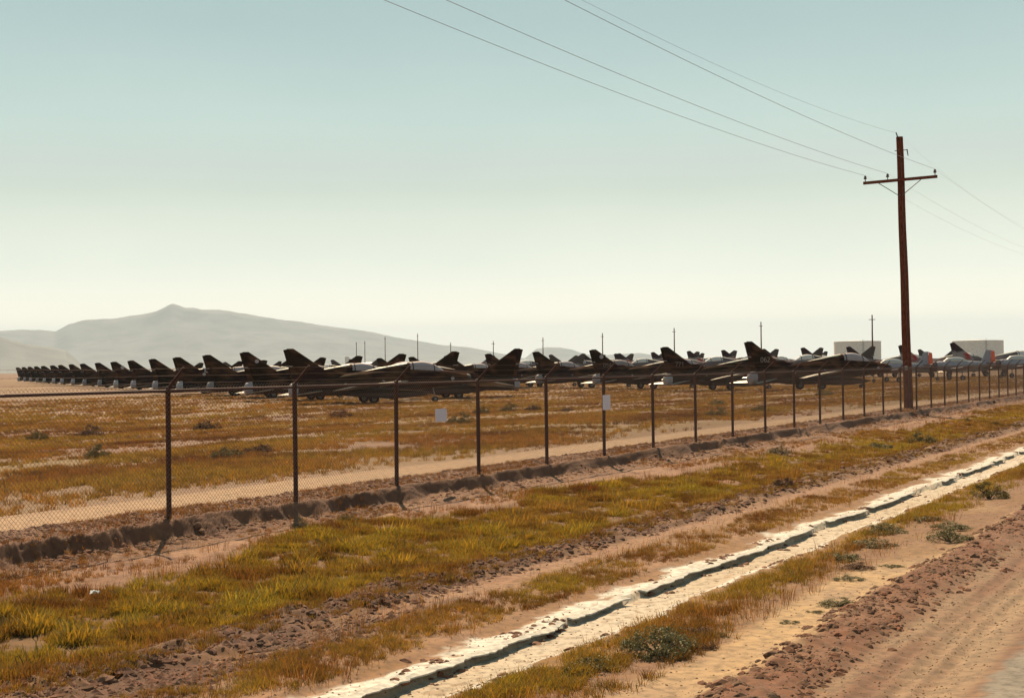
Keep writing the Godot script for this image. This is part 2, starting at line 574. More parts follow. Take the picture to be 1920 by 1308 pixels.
func catenary(a: Vector3, b: Vector3, sag: float, r: float) -> ArrayMesh:
	var st := begin()
	var rings := []
	var n := 60
	var d := (b - a).normalized()
	var x := d.cross(Vector3.UP).normalized()
	var y := x.cross(d)
	for k in n + 1:
		var f := float(k) / n
		var p := a.lerp(b, f) - Vector3.UP * 4.0 * sag * f * (1.0 - f)
		rings.append(ring(p, x * r, y * r, 5))
	loft(st, rings, true, true, true, null, 0)
	return finish(st)

func build_power_line() -> void:
	var turn := atan2(N.x, N.z) - PI / 2
	var at := U * 64.1 - N * 14.85
	at.y = height(14.85, 64.1)
	var o := utility_pole("utility_pole", at, 12.45, 0.215, 0.155, 10.45, 3.35, turn, deg_to_rad(1.0), true)
	tag(o, "tall dark wooden utility pole with one crossarm standing at the fence", "utility pole")
	var wm := paint(Color(0.42, 0.42, 0.40), 0.6, 0.1)
	var lab := ["leftmost overhead wire tied to the left end of the tall pole's crossarm", "overhead wire tied between the tall pole and its left crossarm end", "overhead wire tied to the right end of the tall pole's crossarm", "thin uppermost overhead wire tied near the top of the tall pole"]
	var i := 0
	var near_at := U * -68.0
	var far_at := U * 68.0
	for e in [[-1.58, 10.8, 0.78, 0.007], [-0.55, 10.8, 0.74, 0.007], [1.58, 10.8, 0.74, 0.007], [-0.14, 12.65, 1.3, 0.004]]:
		var p: Vector3 = o.transform * Vector3(e[0], e[1], 0.2 if i < 3 else 0.0)
		var w := thing("overhead_wire", p)
		tag(w, lab[i], "wire", "wires of the near power line")
		part("near_span", catenary(Vector3.ZERO, near_at, e[2], e[3]), wm, w)
		part("far_span", catenary(Vector3.ZERO, far_at, e[2], e[3] * 0.5), wm, w)
		i += 1
	# the far line, receding to the left
	var far := [[77.0, 295.0, 12.9], [60.1, 333.0, 12.8], [43.5, 370.0, 12.6], [26.7, 407.0, 12.4], [10.0, 445.0, 12.2], [-6.5, 482.0, 12.0], [-23.0, 518.0, 12.4], [-37.6, 551.0, 16.8], [-54.0, 588.0, 16.6], [-65.3, 613.0, 15.4], [-70.3, 624.0, 15.2]]
	var words := ["first", "second", "third", "fourth", "fifth", "sixth", "seventh", "eighth", "ninth", "tenth", "eleventh"]
	for k in far.size():
		var g := Vector3(far[k][0], 0, -far[k][1])
		g.y = height(-g.dot(N), g.dot(U))
		var q := utility_pole("utility_pole", g, far[k][2], 0.2, 0.13, far[k][2] - 1.0, 0.9 + 0.5 * float(k == 0 or k == 5), deg_to_rad(-24.0), 0.0, false)
		tag(q, "thin distant utility pole, %s from the right in the far line behind the jets" % words[k], "utility pole", "distant utility poles")

# ---------------------------------------------------------------- aircraft
func camo(p: Vector3, seed_: float, cols: Array) -> Color:
	var v := nc.get_noise_3d(p.x * 9.0 + seed_, p.y * 16.0, p.z * 8.0 + seed_)
	var c: Color = cols[0] if v < -0.12 else (cols[1] if v < 0.16 else cols[2])
	return c

func foil(st: SurfaceTool, le0: Vector3, te0: Vector3, le1: Vector3, te1: Vector3, nrm: Vector3, t0: float, t1: float, n: int, tint) -> void:
	var rings := []
	for i in n + 1:
		var f := float(i) / n
		var le := le0.lerp(le1, f)
		var te := te0.lerp(te1, f)
		var t := lerpf(t0, t1, f)
		var r := PackedVector3Array()
		for e in [[0.0, 0.0], [0.06, 0.55], [0.25, 0.95], [0.5, 1.0], [0.8, 0.5], [1.0, 0.06], [1.0, -0.06], [0.8, -0.5], [0.5, -1.0], [0.25, -0.95], [0.06, -0.55]]:
			r.append(le.lerp(te, e[0]) + nrm * (t * 0.5 * e[1]))
		rings.append(r)
	loft(st, rings, true, true, true, tint, 0)

func hull(st: SurfaceTool, rows: Array, z0: float, tint, n := 20, cap0 := true, cap1 := true, sub := 4) -> void:
	# rows: station, centre height, up, down, half width
	var rings := []
	for i in rows.size() - 1:
		for k in (sub if i < rows.size() - 2 else sub + 1):
			var f := float(k) / sub
			var e := []
			for c in 5:
				var a: float = rows[maxi(i - 1, 0)][c]
				var b: float = rows[i][c]
				var cc: float = rows[i + 1][c]
				var dd: float = rows[mini(i + 2, rows.size() - 1)][c]
				e.append(cubic_interpolate(b, cc, a, dd, f) if c > 0 else lerpf(b, cc, f))
			var r := PackedVector3Array()
			for j in n:
				var t := TAU * j / n
				var sy := sin(t)
				r.append(Vector3(cos(t) * e[4], e[1] + sy * (e[2] if sy > 0 else e[3]), e[0] - z0))
			rings.append(r)
	loft(st, rings, true, cap0, cap1, tint, 0)

func wheel(parent: Node, called: String, c: Vector3, r: float, w: float, rubber: Material, metal: Material) -> void:
	var st := begin()
	var rings := []
	for e in [[-0.5, 0.62], [-0.48, 0.86], [-0.3, 1.0], [0.3, 1.0], [0.48, 0.86], [0.5, 0.62]]:
		rings.append(ring(c + Vector3(e[0] * w, 0, 0), Vector3(0, r * e[1], 0), Vector3(0, 0, r * e[1]), 18))
	loft(st, rings, true, true, true, null, 0)
	var o := part(called, finish(st), rubber, parent)
	var h := begin()
	loft(h, [ring(c + Vector3(-0.53 * w, 0, 0), Vector3(0, r * 0.5, 0), Vector3(0, 0, r * 0.5), 12), ring(c + Vector3(0.53 * w, 0, 0), Vector3(0, r * 0.5, 0), Vector3(0, 0, r * 0.5), 12)])
	part("hub", finish(h), metal, o)

# a swept wing jet; p holds colours and proportions
func make_jet(called: String, p: Dictionary) -> Node3D:
	var o := thing(called, Vector3.ZERO)
	var k: float = p.k
	var cols: Array = p.cols
	var sd: float = p.seed
	var tint := func(q: Vector3) -> Color: return camo(q, sd, cols)
	var belly: Color = p.belly
	var skin := vpaint(p.get("rough", 0.55), 41, 0.03, 0.72, 1.1, 0.9)
	skin.metallic_specular = 0.04
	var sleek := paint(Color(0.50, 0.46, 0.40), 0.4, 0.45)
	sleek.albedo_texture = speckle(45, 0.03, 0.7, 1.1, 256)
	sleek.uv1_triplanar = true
	var cover := paint(p.get("cover", Color(0.34, 0.29, 0.31)), 0.7)
	cover.albedo_texture = speckle(43, 0.03, 0.75, 1.08, 256)
	cover.uv1_triplanar = true
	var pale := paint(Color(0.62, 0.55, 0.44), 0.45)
	var dark := paint(Color(0.03, 0.022, 0.022), 0.7)
	var rubber := paint(Color(0.02, 0.016, 0.016), 0.9)
	var metal := paint(Color(0.22, 0.2, 0.2), 0.5, 0.4)
	var z0 := 7.0
	var two := func(q: Vector3) -> Color: return belly if q.y < 1.3 - 0.03 * q.z else camo(q, sd, cols)
	var st := begin()
	hull(st, [[0.0, 2.12, 0.34, 0.42, 0.52], [0.35, 2.12, 0.44, 0.52, 0.62], [1.4, 2.16, 0.6, 0.70, 0.7], [2.8, 2.18, 0.78, 0.90, 0.78], [4.4, 2.16, 0.98, 1.05, 0.84], [6.4, 2.05, 1.0, 1.10, 0.88], [8.6, 1.88, 0.94, 1.02, 0.84], [10.8, 1.64, 0.86, 0.88, 0.77], [12.8, 1.40, 0.72, 0.70, 0.68], [14.2, 1.25, 0.58, 0.58, 0.58]], z0, two, 22)
	var fus := part("fuselage", finish(st), skin, o)
	var sp := begin()
	hull(sp, [[4.9, 2.9, 0.72, 0.3, 0.46], [5.6, 2.85, 0.6, 0.3, 0.44], [7.2, 2.7, 0.46, 0.3, 0.36], [9.2, 2.45, 0.34, 0.3, 0.26], [11.2, 2.2, 0.3, 0.3, 0.16]], z0, tint, 14)
	part("spine", finish(sp), skin, o)
	# canopy under its grey sealing coat, with a windscreen frame
	var cn := begin()
	hull(cn, [[2.0, 2.72, 0.06, 0.2, 0.16], [2.5, 2.8, 0.34, 0.2, 0.36], [3.1, 2.86, 0.66, 0.2, 0.46], [3.9, 2.9, 0.82, 0.2, 0.5], [4.7, 2.9, 0.78, 0.2, 0.48], [5.0, 2.9, 0.7, 0.2, 0.46]], z0, null, 16)
	part("canopy", finish(cn), cover, o)
	var wf := begin()
	hull(wf, [[2.98, 2.86, 0.63, 0.2, 0.475], [3.06, 2.87, 0.67, 0.2, 0.485]], z0, null, 16, true, true, 1)
	hull(wf, [[4.72, 2.9, 0.80, 0.2, 0.495], [4.82, 2.9, 0.79, 0.2, 0.49]], z0, null, 16, true, true, 1)
	part("canopy_frame", finish(wf), dark, o)
	# fin with rudder
	var fh: float = p.get("fin", 4.95)
	var tipc: float = p.get("tip", 0.80)
	var sl := (fh - 2.45) * 1.36
	var f1 := begin()
	var tt := Vector3(0, fh, 15.0 - z0)
	foil(f1, Vector3(0, 2.3, 15.0 - tipc - sl - z0), Vector3(0, 1.75, 13.75 - z0), tt - Vector3(0, 0, tipc), tt - Vector3(0, 0, 0.28 if p.get("cut", true) else 0.2), Vector3.RIGHT, 0.24, 0.08, 10, p.get("fin_tint", tint))
	foil(f1, Vector3(0, 2.35, 9.4 - z0), Vector3(0, 2.0, 12.4 - z0), Vector3(0, 3.0, 11.0 - z0 + (0.0 if p.k < 1.1 else -0.1)), Vector3(0, 3.0, 12.2 - z0), Vector3.RIGHT, 0.2, 0.12, 3, tint)
	var fin := part("fin", finish(f1), skin, o)
	var rd := begin()
	foil(rd, Vector3(0, 2.0, 13.70 - z0), Vector3(0, 2.0, 14.3 - z0), tt - Vector3(0, 0.03, 0.36), tt - Vector3(0, 0.12, 0), Vector3.RIGHT, 0.05, 0.03, 6, p.get("rudder_tint", tint))
	part("rudder", finish(rd), skin, o)
	var pt := begin()
	box(pt, Vector3(-0.03, 3.35, 14.3 - z0), Vector3(0.03, 3.43, 14.85 - z0))
	part("dump_pipe", finish(pt), metal, fin)
	for sx in [-1.0, 1.0]:
		var w := begin()
		foil(w, Vector3(sx * 0.7, 1.95, 5.1 - z0), Vector3(sx * 0.7, 1.22, 9.9 - z0), Vector3(sx * 5.85, 1.72, 10.0 - z0), Vector3(sx * 5.85, 1.24, 12.3 - z0), Vector3.UP, 0.34, 0.1, 10, tint)
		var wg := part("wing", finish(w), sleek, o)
		var fl := begin()
		foil(fl, Vector3(sx * 2.9, 1.86, 7.6 - z0), Vector3(sx * 2.9, 1.62, 9.4 - z0), Vector3(sx * 2.9, 2.06, 7.9 - z0), Vector3(sx * 2.9, 1.85, 9.4 - z0), Vector3.RIGHT, 0.03, 0.02, 1, tint)
		part("wing_fence", finish(fl), skin, wg)
		var sb := begin()
		foil(sb, Vector3(sx * 0.5, 1.20, 11.9 - z0), Vector3(sx * 0.5, 0.82, 14.2 - z0), Vector3(sx * 2.8, 1.0, 14.0 - z0), Vector3(sx * 2.8, 0.76, 15.1 - z0), Vector3.UP, 0.14, 0.05, 5, tint)
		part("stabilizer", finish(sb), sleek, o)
		if p.get("tanks", true):
			var tk := begin()
			var body := []
			for e in [[4.0, 0.02], [4.5, 0.15], [5.2, 0.29], [6.2, 0.39], [7.6, 0.41], [8.8, 0.34], [9.8, 0.2], [10.5, 0.03]]:
				body.append(ring(Vector3(sx * 3.3, 0.86, e[0] - z0), Vector3(e[1], 0, 0), Vector3(0, e[1], 0), 14))
			loft(tk, body, true, true, true, func(q: Vector3) -> Color: return belly if q.y < 0.95 else cols[0], 0)
			var tank := part("drop_tank", finish(tk), skin, o)
			var py := begin()
			box(py, Vector3(sx * 3.3 - 0.05, 1.25, 6.6 - z0), Vector3(sx * 3.3 + 0.05, 1.42, 8.6 - z0))
			part("pylon", finish(py), dark, tank)
			var tf := begin()
			foil(tf, Vector3(sx * 3.4, 0.98, 9.4 - z0), Vector3(sx * 3.4, 0.98, 10.2 - z0), Vector3(sx * 3.95, 0.98, 9.8 - z0), Vector3(sx * 3.95, 0.98, 10.3 - z0), Vector3.UP, 0.04, 0.02, 1, tint)
			part("tank_fin", finish(tf), skin, tank)
		# main leg, wheel and door
		var lg := begin()
		tube(lg, Vector3(sx * 1.75, 1.55, 8.25 - z0), Vector3(sx * 1.85, 0.42, 8.3 - z0), 0.085, 0.07, 8)
		tube(lg, Vector3(sx * 1.3, 1.5, 8.25 - z0), Vector3(sx * 1.83, 0.75, 8.3 - z0), 0.04, 0.04, 6)
		part("main_leg", finish(lg), metal, o)
		wheel(o, "main_wheel", Vector3(sx * 1.98, 0.41, 8.3 - z0), 0.41, 0.27, rubber, metal)
		var dr := begin()
		box(dr, Vector3(sx * 2.16 - 0.015, 0.5, 7.9 - z0), Vector3(sx * 2.16 + 0.015, 1.5, 8.75 - z0))
		part("gear_door", finish(dr), dark, o)
		# grey sealing patches on the flank
		for e in [[7.3, 1.95, 0.11], [10.3, 1.75, 0.09], [1.6, 2.1, 0.16]]:
			var pc := begin()
			var zz: float = e[0] - z0
			var xx: float = sx * (0.9 if e[0] < 8.0 and e[0] > 3.0 else (0.795 if e[0] > 8.0 else 0.73))
			loft(pc, [ring(Vector3(xx - sx * 0.05, e[1], zz), Vector3(0, e[2], 0), Vector3(0, 0, e[2]), 10), ring(Vector3(xx + sx * 0.004, e[1], zz), Vector3(0, e[2], 0), Vector3(0, 0, e[2]), 10)])
			part("seal_patch", finish(pc), cover, fus)
	var nl := begin()
	tube(nl, Vector3(0, 1.55, 3.1 - z0), Vector3(0, 0.28, 2.9 - z0), 0.06, 0.05, 8)
	part("nose_leg", finish(nl), metal, o)
	for sx in [-0.12, 0.12]: wheel(o, "nose_wheel", Vector3(sx, 0.26, 2.9 - z0), 0.26, 0.12, rubber, metal)
	# cloth over the intake and the tail pipe
	var ic := begin()
	hull(ic, [[-0.06, 2.12, 0.2, 0.22, 0.36], [0.02, 2.12, 0.36, 0.38, 0.54], [0.3, 2.12, 0.445, 0.43, 0.63]], z0, null, 22, true, false, 2)
	part("intake_cover", finish(ic), dark, o)
	var np := begin()
	hull(np, [[13.95, 1.29, 0.64, 0.615, 0.635], [14.1, 1.28, 0.63, 0.61, 0.63], [14.42, 1.24, 0.62, 0.63, 0.62], [14.5, 1.23, 0.55, 0.56, 0.55], [14.62, 1.22, 0.2, 0.22, 0.2]], z0, null, 22, false, true, 2)
	part("nozzle_cover", finish(np), cover, o)
	# pale strip along the spine, painting the sun glint on its top
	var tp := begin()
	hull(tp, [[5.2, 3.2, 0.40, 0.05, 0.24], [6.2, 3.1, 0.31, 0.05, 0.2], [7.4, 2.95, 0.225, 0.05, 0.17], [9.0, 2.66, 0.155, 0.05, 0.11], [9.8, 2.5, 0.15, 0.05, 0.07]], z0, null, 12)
	part("spine_glint", finish(tp), pale, fus)
	for c in o.get_children():
		c.transform = Transform3D(Basis().scaled(Vector3(k, k, k * 1.15)), Vector3.ZERO) * c.transform
	return o

func stand(o: Node3D, tip: Vector3, heading: float, k: float) -> void:
	# tip: ground point below the rear tip of the fin
	var a := deg_to_rad(heading)
	var fwd := Vector3(sin(a), 0, -cos(a))
	var c := tip + fwd * (9.2 * k)
	c.y = height(-c.dot(N), c.dot(U))
	o.position = c
	o.rotation.y = -a + deg_to_rad(1.6 * sin(tip.z * 3.7 + tip.x))

func number_on(o: Node3D, txt: String, a: float, y: float, size: float) -> void:
	var t := TextMesh.new()
	t.text = txt
	var f := SystemFont.new()
	f.font_names = PackedStringArray(["Droid Sans"])
	t.font = f
	t.font_size = 64
	t.pixel_size = size / 46.0
	t.depth = 0.012
	var m := part("tail_number", t, paint(Color(0.24, 0.19, 0.17) if txt == "062" else Color(0.14, 0.10, 0.09), 0.6), o)
	m.rotation.y = PI / 2
	m.position = Vector3(0.135, y, (a - 7.0) * 1.15)

func emblem_on(o: Node3D, a: float, y: float, r: float) -> void:
	var st := begin()
	loft(st, [ring(Vector3(0.02, y, a - 7.0), Vector3(0, r, 0), Vector3(0, 0, r * 0.9), 10), ring(Vector3(0.105, y, a - 7.0), Vector3(0, r, 0), Vector3(0, 0, r * 0.9), 10)])
	part("fin_emblem", finish(st), paint(Color(0.30, 0.26, 0.27), 0.6), o).scale.z = 1.15

func copy_of(o: Node3D, called: String) -> Node3D:
	var c: Node3D = o.duplicate()
	c.name = numbered(called)
	add_child(c)
	return c

func make_trainer(called: String) -> Node3D:
	var o := thing(called, Vector3.ZERO)
	var silver := paint(Color(0.27, 0.25, 0.28), 0.5)
	silver.albedo_texture = speckle(51, 0.02, 0.75, 1.1, 256)
	silver.uv1_triplanar = true
	var dark := paint(Color(0.05, 0.04, 0.04), 0.6)
	var orange := paint(Color(0.62, 0.10, 0.04), 0.6)
	var glass := paint(Color(0.36, 0.35, 0.33), 0.4)
	var rubber := paint(Color(0.02, 0.016, 0.016), 0.9)
	var metal := paint(Color(0.22, 0.2, 0.2), 0.5, 0.4)
	var z0 := 5.0
	var st := begin()
	hull(st, [[0.9, 1.95, 0.66, 0.66, 0.66], [1.6, 1.95, 0.7, 0.72, 0.7], [3.2, 1.95, 0.72, 0.76, 0.7], [5.2, 1.98, 0.68, 0.66, 0.6], [7.4, 2.05, 0.5, 0.42, 0.38], [9.6, 2.15, 0.2, 0.18, 0.12]], z0, null, 18)
	part("fuselage", finish(st), silver, o)
	var cw := begin()
	hull(cw, [[0.0, 1.93, 0.42, 0.42, 0.42], [0.1, 1.93, 0.58, 0.58, 0.58], [0.5, 1.94, 0.66, 0.66, 0.66], [0.95, 1.95, 0.67, 0.67, 0.67]], z0, null, 18)
	part("cowling", finish(cw), dark, o)
	var cp := begin()
	hull(cp, [[2.1, 2.6, 0.05, 0.2, 0.2], [2.6, 2.62, 0.42, 0.2, 0.4], [3.6, 2.62, 0.56, 0.2, 0.44], [4.8, 2.6, 0.5, 0.2, 0.42], [5.6, 2.5, 0.2, 0.2, 0.25]], z0, null, 14)
	part("canopy", finish(cp), glass, o)
	var fn := begin()
	foil(fn, Vector3(0, 2.25, 7.5 - z0), Vector3(0, 2.2, 9.0 - z0), Vector3(0, 4.1, 8.35 - z0), Vector3(0, 4.1, 9.1 - z0), Vector3.RIGHT, 0.2, 0.1, 3, null)
	part("fin", finish(fn), silver, o)
	var rd := begin()
	foil(rd, Vector3(0, 2.0, 9.02 - z0), Vector3(0, 2.0, 9.75 - z0), Vector3(0, 4.05, 9.12 - z0), Vector3(0, 3.9, 9.6 - z0), Vector3.RIGHT, 0.16, 0.07, 3, null)
	part("rudder", finish(rd), orange, o)
	for sx in [-1.0, 1.0]:
		var w := begin()
		foil(w, Vector3(sx * 0.6, 1.5, 2.4 - z0), Vector3(sx * 0.6, 1.45, 4.9 - z0), Vector3(sx * 5.9, 1.9, 3.0 - z0), Vector3(sx * 5.9, 1.87, 4.3 - z0), Vector3.UP, 0.34, 0.12, 4, null)
		part("wing", finish(w), silver, o)
		var tl := begin()
		foil(tl, Vector3(sx * 0.1, 2.35, 8.2 - z0), Vector3(sx * 0.1, 2.33, 9.4 - z0), Vector3(sx * 2.1, 2.4, 8.6 - z0), Vector3(sx * 2.1, 2.38, 9.3 - z0), Vector3.UP, 0.14, 0.07, 2, null)
		part("stabilizer", finish(tl), silver, o)
		var lg := begin()
		tube(lg, Vector3(sx * 1.9, 1.55, 3.9 - z0), Vector3(sx * 1.9, 0.35, 3.9 - z0), 0.07, 0.06, 8)
		part("main_leg", finish(lg), metal, o)
		wheel(o, "main_wheel", Vector3(sx * 2.02, 0.34, 3.9 - z0), 0.34, 0.2, rubber, metal)
	var nl := begin()
	tube(nl, Vector3(0, 1.4, 1.2 - z0), Vector3(0, 0.25, 1.2 - z0), 0.06, 0.05, 8)
	part("nose_leg", finish(nl), metal, o)
	wheel(o, "nose_wheel", Vector3(0.0, 0.25, 1.2 - z0), 0.25, 0.15, rubber, metal)
	return o

func build_transport(at: Vector3, heading: float) -> void:
	var o := thing("transport_plane", at, -deg_to_rad(heading))
	tag(o, "large white-topped transport plane far behind the camouflaged rows", "aircraft")
	var white := paint(Color(0.75, 0.72, 0.68), 0.4)
	var st := begin()
	hull(st, [[0.0, 3.2, 0.2, 0.2, 0.2], [1.2, 3.4, 1.2, 1.1, 1.1], [4.0, 3.7, 1.9, 1.7, 1.7], [12.0, 3.8, 2.0, 1.9, 1.9], [22.0, 3.9, 1.8, 1.7, 1.7], [30.0, 4.6, 0.5, 0.4, 0.4]], 14.0, null, 20)
	part("fuselage", finish(st), white, o)
	var fn := begin()
	foil(fn, Vector3(0, 5.0, 11.5), Vector3(0, 5.0, 15.5), Vector3(0, 8.4, 13.8), Vector3(0, 8.4, 15.6), Vector3.RIGHT, 0.5, 0.25, 3, null)
	part("fin", finish(fn), white, o)
	for sx in [-1.0, 1.0]:
		var w := begin()
		foil(w, Vector3(sx * 1.5, 3.0, -4.0), Vector3(sx * 1.5, 2.9, 1.5), Vector3(sx * 17.0, 4.2, -2.2), Vector3(sx * 17.0, 4.1, -0.2), Vector3.UP, 0.7, 0.2, 3, null)
		part("wing", finish(w), white, o)
		var g := begin()
		tube(g, Vector3(sx * 2.6, 2.8, -1.0), Vector3(sx * 2.6, 0.0, -1.0), 0.16, 0.3, 8)
		part("main_leg", finish(g), white, o)
	var ng := begin()
	tube(ng, Vector3(0, 2.4, -11.5), Vector3(0, 0.0, -11.5), 0.12, 0.25, 8)
	part("nose_leg", finish(ng), white, o)

func build_aircraft() -> void:
	var sea := [Color(0.036, 0.0216, 0.0144), Color(0.09, 0.0446, 0.0259), Color(0.0418, 0.0216, 0.0158)]
	var sea2 := [Color(0.0389, 0.023, 0.0151), Color(0.1008, 0.0504, 0.0288), Color(0.0346, 0.0194, 0.0144)]
	var p1 := {k = 1.0, cols = sea, seed = 3.0, belly = Color(0.10, 0.07, 0.06)}
	var p2 := {k = 1.0, cols = sea2, seed = 61.0, belly = Color(0.11, 0.07, 0.06)}
	var row1 := [122.0, 138.4, 155.8, 173.6, 191.0, 209.8, 227.7, 246.8, 268.5, 287.5, 308.3, 326.0, 348.6, 368.1, 388.2, 408.6, 431.3]
	var p3 := {k = 1.0, cols = sea, seed = 140.0, belly = Color(0.09, 0.06, 0.05), tanks = false, cover = Color(0.24, 0.2, 0.2)}
	var p4 := {k = 1.0, cols = sea2, seed = 233.0, belly = Color(0.12, 0.08, 0.07), cover = Color(0.40, 0.36, 0.36), tip = 0.86}
	var kinds := [p1, p2, p3, p4]
	var protos := []
	for i in row1.size():
		var o: Node3D
		if i < 4:
			o = make_jet("camouflaged_jet", kinds[i])
			protos.append(o)
		else:
			o = copy_of(protos[(i * 3 + i / 4) % 4], "camouflaged_jet")
		var d: float = row1[i]
		stand(o, Vector3(-20.2 - (d - 122.0) * 0.436, 0, -d), 70.0, 1.0)
		var lab := "dark camouflaged jet, %s from the near end of the long left row" % ORD[i]
		if i == 0: lab = "dark camouflaged jet at the near end of the long left row, grey canopy"
		if i == row1.size() - 1: lab = "farthest dark camouflaged jet of the long left row"
		tag(o, lab, "jet", "jets of the long left row, noses right")
	# second row, noses right
	var row2 := [138.0, 153.5, 169.2, 184.6, 200.0, 215.5, 231.0, 246.5, 262.0]
	for i in row2.size():
		var o := copy_of(protos[[1, 3, 0, 2, 1, 0, 3, 2, 1][i]], "camouflaged_jet")
		var d: float = row2[i]
		stand(o, Vector3(23.1 - (d - 138.0) * 0.436, 0, -d), 70.0, 1.0)
		var lab := "dark camouflaged jet, %s from the near end of the middle row, nose right" % ORD[i]
		if i == 0: lab = "dark camouflaged jet with white tail number 062 and round pale nozzle cover"
		if i == 1: lab = "dark camouflaged jet with faint tail number 771, just left of the 062 jet"
		if i == 2: lab = "dark camouflaged jet with pale fin emblem and tail number 054"
		tag(o, lab, "jet", "jets of the middle row, noses right")
	var m := get_node("camouflaged_jet_017")
	number_on(m, "062", 12.95, 3.1, 0.5)
	number_on(get_node("camouflaged_jet_018"), "771", 12.95, 3.0, 0.5)
	number_on(get_node("camouflaged_jet_019"), "054", 12.95, 3.0, 0.5)
	emblem_on(get_node("camouflaged_jet_019"), 13.6, 4.05, 0.26)
	emblem_on(get_node("camouflaged_jet_001"), 13.5, 4.0, 0.2)
	emblem_on(get_node("camouflaged_jet_003"), 11.6, 2.75, 0.2)
	emblem_on(get_node("camouflaged_jet_006"), 13.3, 4.0, 0.3)
	# facing row, noses left
	for i in 11:
		var o := copy_of(protos[(i * 3 + 1) % 4], "camouflaged_jet")
		var d := 141.0 + 16.0 * i
		stand(o, Vector3(1.2 - (d - 141.0) * 0.45, 0, -d), 250.0, 1.0)
		var lab := "camouflaged jet facing left, %s from the near end of the row behind the left row" % ORD[i]
		if i == 0: lab = "camouflaged jet facing left with brown banded fin, behind the nearest jet's nose"
		tag(o, lab, "jet", "jets facing left behind the left row")
	# grey naval jets farther back in pairs of rows
	var grey := [Color(0.15, 0.115, 0.115), Color(0.20, 0.165, 0.165), Color(0.11, 0.08, 0.085)]
	var gfin := func(q: Vector3) -> Color:
		if q.y > 3.7: return Color(0.055, 0.032, 0.034)
		if q.y > 2.5 and q.y < 3.4 and q.z < 5.9 and q.z > 5.0: return Color(0.34, 0.05, 0.04)
		return Color(0.30, 0.27, 0.27)
	var gfin2 := func(q: Vector3) -> Color:
		return Color(0.10, 0.075, 0.07) if q.y > 2.9 else Color(0.25, 0.22, 0.22)
	var g1 := make_jet("grey_jet", {k = 1.18, cols = grey, seed = 17.0, belly = Color(0.4, 0.38, 0.38), fin_tint = gfin, rudder_tint = gfin, tip = 0.7, tanks = false, cover = Color(0.6, 0.58, 0.56)})
	var g2 := make_jet("grey_jet", {k = 1.18, cols = grey, seed = 29.0, belly = Color(0.4, 0.38, 0.38), fin_tint = gfin2, rudder_tint = gfin2, tip = 0.7, tanks = false, cover = Color(0.6, 0.58, 0.56)})
	var gd := [233.0, 245.5, 259.0, 272.0, 285.0, 299.0, 312.0, 327.0, 343.0, 361.0]
	for i in gd.size():
		var o: Node3D = g1 if i == 0 else copy_of(g1, "grey_jet")
		var d: float = gd[i]
		stand(o, Vector3(73.9 - (d - 233.0) * 0.436, 0, -d), 70.0, 1.18)
		tag(o, "grey jet facing right, %s from the right in the nearer grey row" % ORD[i].replace("nearest", "first"), "jet", "far grey jets facing right")
	for i in 9:
		var o: Node3D = g2 if i == 0 else copy_of(g2, "grey_jet")
		var d := 262.0 + 14.5 * i
		stand(o, Vector3(76.0 - (d - 249.0) * 0.436 - 1.5, 0, -d), 250.0, 1.18)
		tag(o, "grey jet facing left, %s from the right in the farthest grey row" % ORD[i].replace("nearest", "first"), "jet", "far grey jets facing left")
	var tiny := [[-4.0, 330.0, 250.0], [9.0, 345.0, 70.0], [17.0, 318.0, 250.0], [26.0, 352.0, 70.0], [37.0, 330.0, 250.0], [52.0, 372.0, 250.0], [66.0, 360.0, 70.0], [84.0, 368.0, 250.0], [100.0, 340.0, 70.0], [113.0, 352.0, 250.0], [-34.0, 360.0, 250.0], [-52.0, 395.0, 70.0], [-70.0, 420.0, 250.0], [-90.0, 430.0, 70.0]]
	var order := ["first", "second", "third", "fourth", "fifth", "sixth", "seventh", "eighth", "ninth", "tenth", "eleventh", "twelfth", "thirteenth", "fourteenth"]
	var rank := tiny.duplicate()
	rank.sort_custom(func(a, b): return a[0] / a[1] < b[0] / b[1])
	for i in tiny.size():
		var o := copy_of(g2 if i % 3 else g1, "grey_jet")
		stand(o, Vector3(tiny[i][0], 0, -tiny[i][1]), tiny[i][2], 1.18)
		tag(o, "tiny grey jet in the scattered group behind all rows, %s from the left" % order[rank.find(tiny[i])], "jet", "scattered far jets")
	# silver trainers with orange rudders at the right
	var tr := make_trainer("trainer_plane")
	var spots := [[52.8, 188.0, "silver trainer plane with orange rudder just right of the tall pole"], [62.2, 190.5, "silver trainer plane with orange rudder at the right edge of the yard"], [71.8, 193.0, "silver trainer plane cut off by the right edge of the picture"]]
	for i in spots.size():
		var o: Node3D = tr if i == 0 else copy_of(tr, "trainer_plane")
		var c := Vector3(spots[i][0], 0, -spots[i][1])
		c.y = height(-c.dot(N), c.dot(U))
		o.position = c
		o.rotation.y = -deg_to_rad(262.0)
		tag(o, spots[i][2], "trainer plane", "silver trainers with orange rudders")
	var c := Vector3(-57.0, 0, -600.0)
	c.y = height(-c.dot(N), c.dot(U))
	build_transport(c, 80.0)

